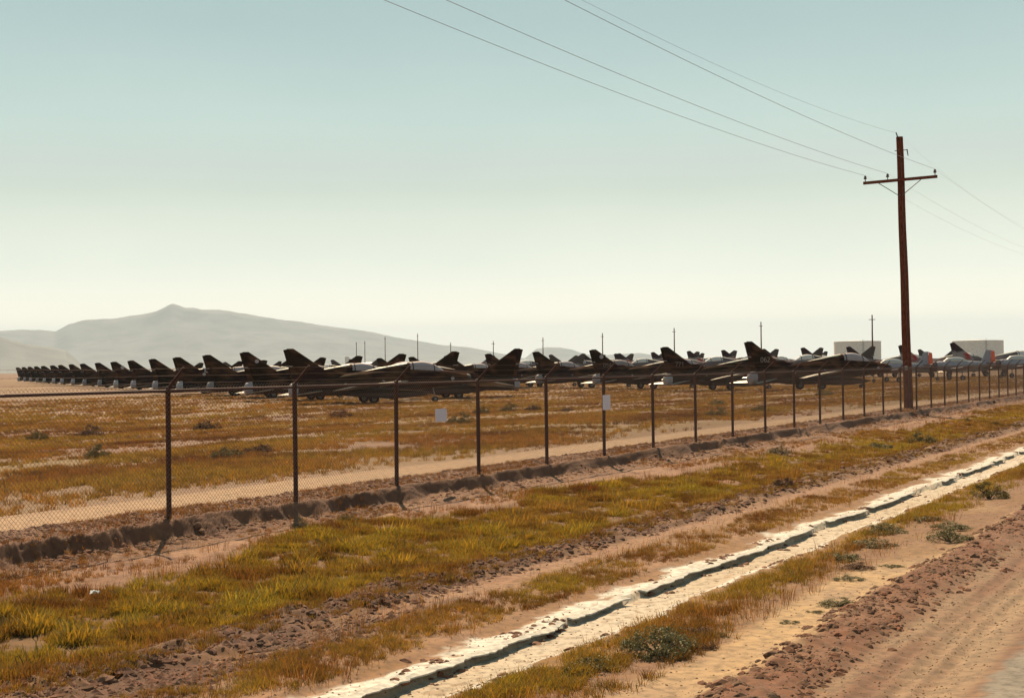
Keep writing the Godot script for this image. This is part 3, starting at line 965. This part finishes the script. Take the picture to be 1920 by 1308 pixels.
func build_tanks() -> void:
	var shell := paint(Color(0.80, 0.76, 0.70), 0.7)
	shell.albedo_texture = speckle(61, 0.02, 0.85, 1.05)
	shell.uv1_triplanar = true
	shell.uv1_scale = Vector3.ONE * 0.1
	for e in [[150.0, 600.0, 10.0, 11.7, "pale round storage tank behind the jets, left of the tall pole"], [205.0, 608.0, 10.8, 11.5, "pale round storage tank at the right edge, behind a dark fin"]]:
		var at := Vector3(e[0], 0, -e[1])
		at.y = height(-at.dot(N), at.dot(U))
		var o := thing("storage_tank", at)
		tag(o, e[4], "storage tank", "pale storage tanks")
		var st := begin()
		var rings := []
		for y in [0.0, e[3] * 0.2, e[3] * 0.4, e[3] * 0.6, e[3] * 0.8, e[3]]:
			rings.append(ring(Vector3(0, y, 0), Vector3(e[2], 0, 0), Vector3(0, 0, e[2]), 48))
		loft(st, rings, true, true, false, null, 0)
		part("shell", finish(st), shell, o)
		var rf := begin()
		loft(rf, [ring(Vector3(0, e[3], 0), Vector3(e[2] + 0.12, 0, 0), Vector3(0, 0, e[2] + 0.12), 48), ring(Vector3(0, e[3] + 0.12, 0), Vector3(e[2] + 0.12, 0, 0), Vector3(0, 0, e[2] + 0.12), 48), ring(Vector3(0, e[3] + 0.5, 0), Vector3(0.3, 0, 0), Vector3(0, 0, 0.3), 48)])
		part("roof", finish(rf), shell, o)
		var ld := begin()
		for sx in [-0.25, 0.25]: tube(ld, Vector3(sx, 0, e[2] + 0.15), Vector3(sx, e[3] + 1.0, e[2] + 0.15), 0.04, 0.04, 5)
		for k in 36: tube(ld, Vector3(-0.25, 0.3 * (k + 1), e[2] + 0.15), Vector3(0.25, 0.3 * (k + 1), e[2] + 0.15), 0.02, 0.02, 4)
		part("ladder", finish(ld), paint(Color(0.3, 0.28, 0.26)), o)

# ---------------------------------------------------------------- plants, clods, stones
func tuft(seed_: int, blades: int, spread: float, lean: float, wid: float) -> ArrayMesh:
	var r := RandomNumberGenerator.new()
	r.seed = seed_
	var st := begin()
	st.set_smooth_group(-1)
	for i in blades:
		var a := r.randf() * TAU
		var b := Vector3(cos(a), 0, sin(a)) * spread * sqrt(r.randf())
		var h := r.randf_range(0.55, 1.0)
		var dir := Vector3(cos(a + r.randf_range(-1, 1)), 0, sin(a + r.randf_range(-1, 1))) * lean * r.randf_range(0.3, 1.0)
		var t := r.randf() * TAU
		var side := Vector3(cos(t), 0, sin(t)) * wid
		var m := b + Vector3.UP * h * 0.55 + dir * 0.35
		var e := b + Vector3.UP * h + dir
		var c := r.randf_range(0.7, 1.2)
		st.set_color(Color(c, c, c))
		for p in [b - side, m - side * 0.8, m + side * 0.8, b - side, m + side * 0.8, b + side, m - side * 0.8, e, m + side * 0.8]: st.add_vertex(p)
	return finish(st)

func clod(seed_: int) -> ArrayMesh:
	var n := FastNoiseLite.new()
	n.seed = seed_
	n.frequency = 0.9
	var st := begin()
	var rings := []
	for i in 6:
		var f := i / 5.0
		var y := cos(PI * f)
		var rr := sin(PI * f) + 0.02
		var l := PackedVector3Array()
		for j in 8:
			var t := TAU * j / 8.0
			var p := Vector3(cos(t) * rr, y, sin(t) * rr)
			l.append(p * (1.0 + 0.55 * n.get_noise_3dv(p)) * Vector3(1.0, 0.75, 1.0))
		rings.append(l)
	loft(st, rings, true, true, true, null, -1)
	return finish(st)

# spreads copies of a mesh; w(d, s) gives the chance that one stands there, paintc(d, s) its colour, size(d, s) its scale
func scatter(called: String, label: String, category: String, mesh: Mesh, mat: Material, n: int, d0: float, d1: float, s0: float, s1: float, w: Callable, paintc: Callable, size: Callable, sink: float, power := 1.0) -> void:
	var buf := PackedFloat32Array()
	var cnt := 0
	for i in n:
		var d := rng.randf_range(d0, d1)
		if d1 > 25.0: d = d0 * pow(d1 / d0, rng.randf())
		var a := maxf(s0, 0.80 * d - 1.0)
		if a >= s1: continue
		var u := rng.randf()
		var s := a * pow(s1 / a, u) if power == 1.0 else a / (1.0 - u * (1.0 - a / s1))
		if rng.randf() > w.call(d, s): continue
		var p := wpos(d, s)
		var k: Vector3 = size.call(d, s)
		p.y -= sink * k.y
		var b := Basis(Vector3.UP, rng.randf() * TAU) * Basis(Vector3.RIGHT, rng.randf_range(-0.15, 0.15))
		b = b.scaled_local(k)
		var c: Color = paintc.call(d, s)
		buf.append_array(PackedFloat32Array([b.x.x, b.y.x, b.z.x, p.x, b.x.y, b.y.y, b.z.y, p.y, b.x.z, b.y.z, b.z.z, p.z, c.r, c.g, c.b, 1.0]))
		cnt += 1
	var mm := MultiMesh.new()
	mm.transform_format = MultiMesh.TRANSFORM_3D
	mm.use_colors = true
	mm.mesh = mesh
	mm.instance_count = cnt
	mm.buffer = buf
	var o := MultiMeshInstance3D.new()
	o.name = numbered(called)
	o.multimesh = mm
	o.material_override = mat
	add_child(o)
	tag(o, label, category, "", "stuff")
	print(called, " ", cnt)

func jitter(c: Color, a: float) -> Color:
	var v := 1.0 + rng.randf_range(-a, a)
	return Color(c.r * v * (1.0 + rng.randf_range(-0.12, 0.12)), c.g * v, c.b * v)

func build_ground_cover() -> void:
	var blade := StandardMaterial3D.new()
	blade.vertex_color_use_as_albedo = true
	blade.roughness = 0.75
	blade.backlight_enabled = true
	blade.backlight = Color(0.95, 0.85, 0.5)
	blade.cull_mode = BaseMaterial3D.CULL_DISABLED
	var earth := StandardMaterial3D.new()
	earth.vertex_color_use_as_albedo = true
	earth.roughness = 0.95
	var g1 := tuft(1, 16, 0.5, 0.55, 0.035)
	var g2 := tuft(2, 12, 0.35, 0.75, 0.03)
	var green := Color(0.315, 0.25, 0.055)
	var gold := Color(0.3082, 0.1988, 0.07)
	var dead := Color(0.1391, 0.0621, 0.0302)
	var straw := Color(0.3456, 0.1944, 0.072)
	# the yellow green belt below the fence
	scatter("grass", "yellow green grass belt between the bare soil and the wash", "grass", g1, blade, 210000, 8.9, 13.0, 6.5, 90.0,
		func(d, s): return clampf(sm(9.1, 9.7, d + 0.5 * nz.get_noise_2d(s * 5.0, 1.0)) * (1.0 - sm(11.6, 12.7, d + 1.4 * nz.get_noise_2d(s * 2.2, d * 5.0))) * (0.50 + 0.7 * nf.get_noise_2d(s * 7.0, d * 7.0) + 1.1 * nf.get_noise_2d(s * 22.0, d * 26.0) + 0.6 * nf.get_noise_2d(s * 60.0, d * 60.0)) * (1.0 - 0.45 * sm(24, 40, s)), 0.0, 1.0),
		func(d, s): return jitter(mixc(mixc(green, gold, 0.3 + 1.6 * nz.get_noise_2d(s * 2.0, d * 4.0) + sm(20, 34, s) * 0.3), dead, 0.15 + 1.2 * nf.get_noise_2d(s * 14.0, d * 14.0) + 0.25 * sm(11.0, 12.4, d)), 0.35),
		func(d, s): return Vector3.ONE * rng.randf_range(0.03, 0.10) * (1.1 + 0.9 * nf.get_noise_2d(s * 22.0, d * 26.0)) * (2.0 if rng.randf() < 0.03 else 1.0), 0.05)
	# ochre grass along both sides of the wash
	scatter("grass", "ochre grass clumps along the far side of the white wash", "grass", g2, blade, 46000, 6.95, 8.5, 7.0, 90.0,
		func(d, s): return clampf((0.5 + 1.0 * nf.get_noise_2d(s * 8.0, d * 9.0) + 1.1 * nf.get_noise_2d(s * 30.0, d * 30.0)) * sm(6.8, 7.1, d) * (1.0 - sm(7.7, 7.95, d + 0.2 * nz.get_noise_2d(s * 5.0, 33.0))), 0.0, 1.0),
		func(d, s): return jitter(mixc(mixc(gold, green, 0.4 + 1.5 * nz.get_noise_2d(s * 3.0, d * 6.0)), dead, 0.3 + 1.2 * nf.get_noise_2d(s * 12.0, d * 12.0)), 0.4),
		func(_d, _s): return Vector3.ONE * rng.randf_range(0.03, 0.09), 0.05)
	scatter("grass", "ochre grass clumps along the near side of the white wash", "grass", g2, blade, 42000, 4.4, 5.9, 7.0, 90.0,
		func(d, s): return clampf((0.5 + 0.9 * nf.get_noise_2d(s * 8.0, d * 9.0 + 50.0) + 1.1 * nf.get_noise_2d(s * 30.0, d * 30.0)) * sm(4.5, 5.3, d + 0.6 * nz.get_noise_2d(s * 3.0, 7.0)) * (1.0 - sm(5.45, 5.62, d)), 0.0, 1.0),
		func(d, s): return jitter(mixc(mixc(dead, gold, sm(4.8, 5.5, d)), green, 0.42 + 1.2 * nz.get_noise_2d(s * 3.0, d * 6.0)), 0.4),
		func(_d, _s): return Vector3.ONE * rng.randf_range(0.05, 0.12), 0.05)
	scatter("grass", "sparse dead grass on the reddish clod strip", "grass", g2, blade, 16000, 8.55, 9.4, 7.0, 90.0,
		func(d, s): return clampf(0.36 + 1.5 * nf.get_noise_2d(s * 20.0, d * 20.0 + 9.0), 0.0, 1.0),
		func(_d, _s): return jitter(mixc(dead, green, rng.randf() * 0.7), 0.4),
		func(_d, _s): return Vector3.ONE * rng.randf_range(0.04, 0.1), 0.05)
	scatter("grass", "thin dead grass on the bare soil and bank under the fence", "grass", g2, blade, 30000, 12.3, 15.3, 9.0, 110.0,
		func(d, s): return clampf(0.05 + 1.2 * nf.get_noise_2d(s * 5.0, d * 6.0 + 9.0) + 0.35 * sm(12.9, 12.3, d) + 0.4 * sm(14.15, 14.25, d) * (1.0 - sm(14.8, 15.1, d)), 0.0, 1.0),
		func(_d, _s): return jitter(mixc(dead, straw, rng.randf()), 0.4),
		func(_d, _s): return Vector3.ONE * rng.randf_range(0.04, 0.1), 0.05)
	var stalk := tuft(5, 6, 0.6, 0.35, 0.012)
	scatter("dry_stalks", "thin pale dead stalks standing over the verge grass", "grass", stalk, blade, 26000, 4.5, 14.6, 7.0, 90.0,
		func(d, s): return clampf((0.3 + 1.5 * nf.get_noise_2d(s * 10.0, d * 10.0 + 70.0)) * (1.0 - sm(5.5, 5.6, d) * (1.0 - sm(6.8, 7.0, d))) * (1.0 - 0.85 * sm(7.8, 7.95, d) * (1.0 - sm(8.5, 9.0, d))) * (1.0 - 0.8 * sm(12.6, 13.0, d) * (1.0 - sm(14.0, 14.1, d))), 0.0, 1.0),
		func(_d, _s): return jitter(mixc(straw, dead, rng.randf()), 0.35),
		func(_d, _s): return Vector3.ONE * rng.randf_range(0.08, 0.24), 0.05)
	# dry grass of the yard
	scatter("grass", "dry ochre grass covering the yard beyond the dirt road", "grass", g1, blade, 230000, 17.3, 130.0, 13.0, 260.0,
		func(d, s): return clampf((0.58 + 1.4 * nz.get_noise_2d(s * 1.1, d * 2.6) + 1.2 * nf.get_noise_2d(s * 6.0, d * 8.0)) * sm(17.3, 21.0, d + 1.5 * nz.get_noise_2d(s * 2.0, d * 2.0)) * (1.0 - 0.9 * (1.0 - sm(0.5, 1.3, absf(d - 34.0 - 130.0 * exp(-s / 17.0))))) * (1.0 - 0.4 * sm(55, 90, d)), 0.0, 1.0),
		func(d, s): return jitter(mixc(mixc(mixc(gold, green, 0.4), dead, 0.4 + 1.3 * nz.get_noise_2d(s * 0.9 + 60.0, d * 2.4) + 0.8 * nf.get_noise_2d(s * 7.0, d * 7.0)), straw, 0.3 + nz.get_noise_2d(s * 1.7, d * 3.0)), 0.4),
		func(d, _s): return Vector3.ONE * rng.randf_range(0.08, 0.2) * (1.0 + 0.4 * sm(30, 80, d)), 0.05)
	# earth clods
	var c1 := clod(7)
	var c2 := clod(12)
	scatter("clods", "reddish earth clods of the graded windrow beside the road", "soil", c1, earth, 26000, 2.9, 4.1, 7.5, 60.0,
		func(d, s): return clampf(sm(3.0, 3.4, d + 0.2 * nz.get_noise_2d(s * 4.0, 0.0)) * (1.0 - sm(3.7, 4.0, d + 0.25 * nz.get_noise_2d(s * 4.0, 5.0))) * (0.75 + 1.3 * nf.get_noise_2d(s * 16.0, d * 20.0)) + 0.03, 0.0, 1.0),
		func(_d, _s): return jitter(mixc(C_RED, C_SHOULDER2, rng.randf()), 0.3),
		func(_d, _s): return Vector3(rng.randf_range(0.8, 1.5), 1.0, rng.randf_range(0.8, 1.3)) * (0.004 + 0.055 * pow(rng.randf(), 7.0)), 0.35)
	scatter("clods", "dark reddish earth clods of the strip above the tan path", "soil", c2, earth, 60000, 7.5, 9.8, 7.0, 70.0,
		func(d, s): return clampf(maxf(sm(8.2, 8.6, d), 0.9 * sm(7.5, 7.8, d) * (1.0 - sm(11.4, 12.8, s))) * (1.0 - sm(9.0, 9.7, d)) * (0.7 + nf.get_noise_2d(s * 6.0, d * 6.0)), 0.0, 1.0),
		func(_d, _s): return jitter(mixc(C_MAROON, C_PINK, 0.6 * rng.randf()), 0.35),
		func(_d, _s): return Vector3(rng.randf_range(0.8, 1.5), 1.0, rng.randf_range(0.8, 1.3)) * (0.007 + 0.06 * pow(rng.randf(), 5.0)), 0.35)
	scatter("clods", "crumbled earth clods along the cut bank below the fence", "soil", c1, earth, 42000, 13.2, 15.5, 10.0, 110.0,
		func(d, s): return clampf(0.12 + 0.9 * sm(14.25, 14.35, d) * (1.0 - sm(14.9, 15.5, d)) - 0.5 * sm(13.8, 13.9, d) * (1.0 - sm(14.2, 14.3, d)) + 0.25 * sm(13.3, 13.7, d) * (1.0 - sm(13.8, 13.85, d)) + nf.get_noise_2d(s * 6.0, d * 6.0) * 0.4, 0.0, 1.0),
		func(_d, _s): return jitter(mixc(C_BANK, C_PINK, rng.randf() * 0.5), 0.3),
		func(_d, _s): return Vector3(rng.randf_range(0.8, 1.5), 1.0, rng.randf_range(0.8, 1.3)) * (0.008 + 0.055 * pow(rng.randf(), 6.0)), 0.35)
	scatter("clods", "dark dirt lumps lying along the broken edges of the white wash", "soil", c1, earth, 9000, 5.55, 6.9, 7.0, 60.0,
		func(d, s): return clampf((maxf(sm(6.2, 6.3, d) * (1.0 - sm(6.5, 6.75, d)), 1.0 - sm(5.7, 5.8, d)) + 0.03) * (0.25 + 1.6 * nf.get_noise_2d(s * 14.0, d * 6.0 + 21.0)), 0.0, 1.0),
		func(_d, _s): return jitter(mixc(C_BANK, C_PINK, rng.randf()), 0.3),
		func(_d, _s): return Vector3(rng.randf_range(0.8, 1.6), 1.0, rng.randf_range(0.8, 1.4)) * (0.006 + 0.045 * pow(rng.randf(), 5.0)), 0.3)
	scatter("clods", "fallen earth lumps at the foot of the cut bank", "soil", c2, earth, 9000, 13.3, 14.3, 10.0, 110.0,
		func(d, s): return clampf((sm(13.4, 13.8, d) * (1.0 - sm(13.9, 13.95, d)) + 0.7 * sm(14.15, 14.2, d)) * (0.3 + 1.5 * nf.get_noise_2d(s * 9.0, 77.0)), 0.0, 1.0),
		func(_d, _s): return jitter(mixc(C_BANK, C_PINK, rng.randf()), 0.3),
		func(_d, _s): return Vector3(rng.randf_range(0.8, 1.6), 1.0, rng.randf_range(0.8, 1.4)) * (0.012 + 0.075 * pow(rng.randf(), 4.0)), 0.3)
	scatter("gravel", "fine gravel and dirt crumbs on the sandy shoulder and wash", "gravel", c2, earth, 52000, 2.1, 8.4, 7.5, 60.0,
		func(d, s): return 0.25 + 0.5 * sm(2.1, 2.3, d) * (1.0 - sm(3.0, 3.4, d)),
		func(_d, _s): return jitter(mixc(C_SHOULDER2, C_SHOULDER, rng.randf()), 0.35),
		func(_d, _s): return Vector3.ONE * (0.003 + 0.013 * pow(rng.randf(), 3.0)), 0.2)

func leafy(seed_: int, n: int, leaf: float, tall: float) -> ArrayMesh:
	# a low mound of small leaves in loose clumps, unit radius
	var r := RandomNumberGenerator.new()
	r.seed = seed_
	var st := begin()
	st.set_smooth_group(-1)
	var clumps := []
	for i in 34:
		var a := r.randf() * TAU
		var q := sqrt(r.randf()) * 0.95
		clumps.append([Vector3(cos(a) * q, tall * (1.0 - 0.75 * q * q) * r.randf_range(0.3, 1.0), sin(a) * q), r.randf_range(0.08, 0.26)])
	for i in n:
		var cl: Array = clumps[r.randi() % clumps.size()]
		var off := Vector3(r.randfn(), r.randfn() * 0.7, r.randfn()) * float(cl[1]) * 0.55
		var p: Vector3 = cl[0] + off
		p.y = maxf(p.y, 0.01)
		var x := Vector3(r.randfn(), r.randfn(), r.randfn()).normalized()
		var y := x.cross(Vector3(r.randfn(), r.randfn(), r.randfn())).normalized()
		var l := leaf * r.randf_range(0.6, 1.4)
		var c := r.randf_range(0.65, 1.3)
		st.set_color(Color(c, c, c))
		for v in [p - x * l, p + y * l * 0.4, p + x * l, p - x * l, p + x * l, p - y * l * 0.4]: st.add_vertex(v)
	return finish(st)

func twigs(seed_: int, n: int, tall: float) -> ArrayMesh:
	var r := RandomNumberGenerator.new()
	r.seed = seed_
	var st := begin()
	for i in n:
		var a := r.randf() * TAU
		var q := r.randf_range(0.2, 0.8)
		var e := Vector3(cos(a) * q, tall * r.randf_range(0.5, 1.0) * (1.0 - 0.5 * q), sin(a) * q)
		var m := e * 0.5 + Vector3(r.randf_range(-0.1, 0.1), 0.08, r.randf_range(-0.1, 0.1))
		tube(st, Vector3(0, -0.05, 0), m, 0.03, 0.02, 4, false)
		tube(st, m, e, 0.02, 0.008, 4, false)
	return finish(st)

func build_shrubs() -> void:
	var mats := {}
	for e in [["sage", Color(0.18, 0.1548, 0.072)], ["olive", Color(0.1584, 0.1188, 0.036)], ["brown", Color(0.1224, 0.0576, 0.0288)], ["rust", Color(0.1728, 0.0648, 0.0252)], ["grey", Color(0.2448, 0.1872, 0.1152)]]:
		var m := paint(e[1], 0.8)
		m.vertex_color_use_as_albedo = true
		m.backlight_enabled = true
		m.backlight = Color(0.5, 0.48, 0.3)
		m.cull_mode = BaseMaterial3D.CULL_DISABLED
		mats[e[0]] = m
	var wood := paint(Color(0.09, 0.055, 0.035), 0.9)
	var fol := [leafy(11, 3600, 0.042, 0.75), leafy(12, 3200, 0.046, 0.6), leafy(13, 3800, 0.040, 0.9)]
	var tw := [twigs(21, 12, 0.7), twigs(22, 10, 0.55), twigs(23, 14, 0.85)]
	var list := [
		[4.82, 11.3, 0.42, 0.42, "sage", "large green shrub with dark base at the bottom edge, right of the wash"],
		[5.12, 10.5, 0.30, 0.20, "olive", "low green shrub at the bottom edge beside the wash"],
		[4.46, 11.6, 0.10, 0.09, "brown", "tiny dark tuft on the sand right of the large green shrub"],
		[4.88, 12.35, 0.20, 0.11, "brown", "dark low plant above the large green shrub"],
		[4.62, 12.2, 0.16, 0.09, "sage", "small green plant just right of the dark low plant"],
		[4.03, 14.2, 0.25, 0.13, "sage", "dark green mat plant on the pale sand beside the clods"],
		[4.22, 13.1, 0.13, 0.06, "sage", "small flat green mat alone on the pale sand"],
		[4.15, 13.75, 0.12, 0.06, "sage", "little flat plant touching the mat on the sand"],
		[4.56, 16.9, 0.26, 0.13, "brown", "dark green patch at the upper edge of the sand"],
		[4.42, 16.0, 0.22, 0.10, "sage", "spreading green plant on the middle of the sand"],
		[4.22, 17.2, 0.18, 0.08, "sage", "flat green patch on the sand below the round shrubs"],
		[4.10, 20.0, 0.42, 0.26, "sage", "round grey green shrub beside the reddish clods at right"],
		[4.35, 21.4, 0.35, 0.2, "sage", "grey green shrub behind the round one at right"],
		[4.95, 22.6, 0.34, 0.2, "sage", "green shrub at the head of the pale sand"],
		[5.2, 20.8, 0.40, 0.22, "sage", "pale sage patch above the sand, left of the head shrub"],
		[4.95, 19.2, 0.40, 0.2, "sage", "broad sage patch above the middle of the sand"],
		[5.0, 17.8, 0.34, 0.18, "sage", "sage patch next to the ochre grass"],
		[4.72, 26.6, 0.42, 0.4, "olive", "dark bushy shrub at the right edge above the sand"],
		[11.8, 36.0, 0.42, 0.4, "grey", "round pale grey shrub alone on the far verge"],
		[10.4, 41.0, 0.5, 0.35, "sage", "green shrub on the far verge, left of its neighbour"],
		[9.9, 44.4, 0.55, 0.42, "olive", "darker shrub on the far verge near the tall pole"],
		[8.9, 27.5, 0.3, 0.3, "brown", "dark dead bush on the clod strip, middle right"],
		[13.0, 18.0, 0.22, 0.22, "olive", "small olive tuft on the bare soil below the second fence bay"],
		[13.1, 16.9, 0.18, 0.24, "grey", "thin grey tuft near the second fence post's shadow"],
		[51.0, 69.9, 0.75, 0.7, "rust", "rust brown dead bush in the yard left of the square board"],
		[46.2, 52.3, 0.75, 0.75, "brown", "dark bush in the yard right of the leftmost post"],
		[48.5, 46.8, 0.7, 0.6, "brown", "dark bush in the yard left of the leftmost post"],
		[47.8, 43.0, 0.5, 0.6, "olive", "thin olive bush in the yard near the left edge"],
		[41.7, 71.4, 0.6, 0.7, "olive", "olive bush in the yard beside the fourth fence post"],
		[42.4, 76.0, 0.6, 0.6, "olive", "second olive bush right of the fourth fence post"],
		[39.9, 74.5, 0.55, 0.55, "brown", "small brown bush left of the fifth fence post"],
		[36.5, 72.3, 0.45, 0.35, "brown", "little dark bush right of the fifth fence post"],
		[32.1, 53.0, 0.6, 0.55, "olive", "green bush in the yard below the square board"],
		[29.3, 77.9, 0.55, 0.5, "sage", "pale green bush in the yard, middle right"],
		[21.9, 64.0, 0.45, 0.5, "olive", "dark green bush beside the dirt road, middle right"],
		[21.9, 58.2, 0.5, 0.45, "olive", "green bush beside the dirt road, left of the dark one"],
		[29.6, 101.0, 0.8, 0.6, "olive", "far olive bush beyond the fence near the tall pole"],
		[25.5, 31.0, 0.45, 0.4, "brown", "brown bush in the yard left of the second fence post"],
		[29.6, 28.8, 0.4, 0.45, "olive", "olive bush amid ochre grass in the left bay"],
		[24.6, 28.6, 0.45, 0.4, "olive", "olive bush at the dirt road's edge, left of the second post"],
	]
	for i in list.size():
		var e: Array = list[i]
		var o := thing("shrub", wpos(e[0], e[1]) - Vector3.UP * 0.01, i * 1.9)
		tag(o, e[5], "shrub", "scattered desert shrubs")
		var f := part("foliage", fol[i % 3], mats[e[4]], o)
		f.scale = Vector3(e[2], e[3], e[2]) * (0.85 if e[0] < 14.0 else 1.0)
		var t := part("stem", tw[i % 3], wood, o)
		t.scale = Vector3(e[2], e[3], e[2]) * (0.85 if e[0] < 14.0 else 0.75)
	# a scrap of paper
	var sc := begin()
	var rr := []
	for k in 5:
		var l := PackedVector3Array()
		for q in 6: l.append(Vector3(-0.05 + 0.025 * k, 0.02 + 0.02 * sin(k * 1.4 + q * 0.9), -0.035 + 0.014 * q))
		rr.append(l)
	loft(sc, rr, false, false, false, null, -1)
	var pp := wpos(11.3, 10.95)
	pp.y += 0.09
	var s := lone("paper_scrap", finish(sc), paint(Color(0.8, 0.78, 0.75), 0.7))
	s.position = pp
	tag(s, "small crumpled white paper scrap lying in the grass at left", "litter")

# ---------------------------------------------------------------- scene
# a clear desert sky: cream at the horizon, pale turquoise above, faint uneven haze
func clear_sky() -> ImageTexture:
	var stops := [[-90.0, 0.1056, 0.0726, 0.0462], [-12.0, 0.198, 0.1452, 0.099], [-0.6, 0.528, 0.4884, 0.396], [0.0, 0.80, 0.70, 0.55], [2.0, 0.76, 0.68, 0.535], [4.0, 0.53, 0.535, 0.448], [7.2, 0.364, 0.402, 0.345], [10.0, 0.305, 0.372, 0.343], [14.0, 0.234, 0.306, 0.302], [25.0, 0.1584, 0.2244, 0.231], [45.0, 0.1056, 0.165, 0.1848], [90.0, 0.0792, 0.132, 0.1584]]
	var n := FastNoiseLite.new()
	n.seed = 8
	n.frequency = 1.0
	n.fractal_octaves = 4
	var h := 1024
	var img := Image.create(2048, h, false, Image.FORMAT_RGBF)
	for y in h:
		var el := 90.0 - 180.0 * (y + 0.5) / h
		var k := 0
		while k < stops.size() - 2 and el > stops[k + 1][0]: k += 1
		var a: Array = stops[k]
		var b: Array = stops[k + 1]
		var f: float = clampf((el - a[0]) / (b[0] - a[0]), 0.0, 1.0)
		var c := Color(lerpf(a[1], b[1], f), lerpf(a[2], b[2], f), lerpf(a[3], b[3], f))
		if el < -1.0 or el > 40.0:
			img.fill_rect(Rect2i(0, y, 2048, 1), c)
			continue
		for x in 2048:
			var t := TAU * x / 2048.0
			var v := n.get_noise_3d(cos(t) * 5.0, el * 0.22, sin(t) * 5.0)
			img.set_pixel(x, y, Color(c.r * (1.0 + 0.035 * v), c.g * (1.0 + 0.025 * v), c.b * (1.0 + 0.02 * v)))
	return ImageTexture.create_from_image(img)

func _ready() -> void:
	rng.seed = 20
	for e in [[nz, 1, 0.05, 3], [nf, 2, 0.05, 3], [nc, 3, 0.03, 2]]:
		e[0].seed = e[1]
		e[0].frequency = e[2]
		e[0].fractal_octaves = e[3]
	var cam := Camera3D.new()
	cam.name = "camera"
	cam.position = Vector3(0, 2.2, 0)
	cam.rotation = Vector3(atan(32.5 / 2592.0), 0, deg_to_rad(-0.70))
	cam.fov = 28.32
	cam.near = 0.1
	cam.far = 40000.0
	add_child(cam)
	cam.current = true
	var env := Environment.new()
	env.background_mode = Environment.BG_SKY
	var sm_ := PanoramaSkyMaterial.new()
	sm_.panorama = clear_sky()
	var sky := Sky.new()
	sky.sky_material = sm_
	env.sky = sky
	env.tonemap_mode = Environment.TONE_MAPPER_LINEAR
	env.tonemap_exposure = 2.0
	env.sdfgi_enabled = true
	env.ssao_enabled = true
	env.ssil_enabled = true
	env.fog_enabled = true
	env.fog_density = 0.00005
	env.fog_light_color = Color(0.76, 0.89, 1.0)
	var we := WorldEnvironment.new()
	we.name = "environment"
	we.environment = env
	add_child(we)
	var sun := DirectionalLight3D.new()
	sun.name = "sun"
	sun.light_energy = 1.5
	sun.light_color = Color(1.0, 0.88, 0.72)
	sun.light_angular_distance = 0.5
	sun.shadow_enabled = true
	sun.rotation = Vector3(deg_to_rad(-48.0), deg_to_rad(180.0 + 9.0), 0)
	add_child(sun)

	build_ground()
	build_crust_lip()
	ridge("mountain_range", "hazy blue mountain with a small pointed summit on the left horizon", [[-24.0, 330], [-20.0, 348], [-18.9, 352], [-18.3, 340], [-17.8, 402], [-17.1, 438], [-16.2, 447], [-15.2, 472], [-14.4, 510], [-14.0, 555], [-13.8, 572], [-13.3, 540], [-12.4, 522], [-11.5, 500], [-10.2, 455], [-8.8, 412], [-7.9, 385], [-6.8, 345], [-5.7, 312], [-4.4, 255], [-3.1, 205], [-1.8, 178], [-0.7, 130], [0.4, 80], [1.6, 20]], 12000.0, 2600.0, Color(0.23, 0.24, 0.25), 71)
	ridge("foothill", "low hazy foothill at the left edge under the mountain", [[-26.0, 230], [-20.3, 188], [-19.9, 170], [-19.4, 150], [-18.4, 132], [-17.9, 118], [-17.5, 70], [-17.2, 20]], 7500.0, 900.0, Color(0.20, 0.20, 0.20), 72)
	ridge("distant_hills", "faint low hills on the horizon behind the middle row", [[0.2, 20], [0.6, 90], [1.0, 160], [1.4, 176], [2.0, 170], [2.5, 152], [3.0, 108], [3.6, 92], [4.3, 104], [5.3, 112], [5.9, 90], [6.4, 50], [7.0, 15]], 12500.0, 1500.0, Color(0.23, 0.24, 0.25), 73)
	build_tanks()
	build_fence()
	build_power_line()
	build_aircraft()
	build_ground_cover()
	build_shrubs()
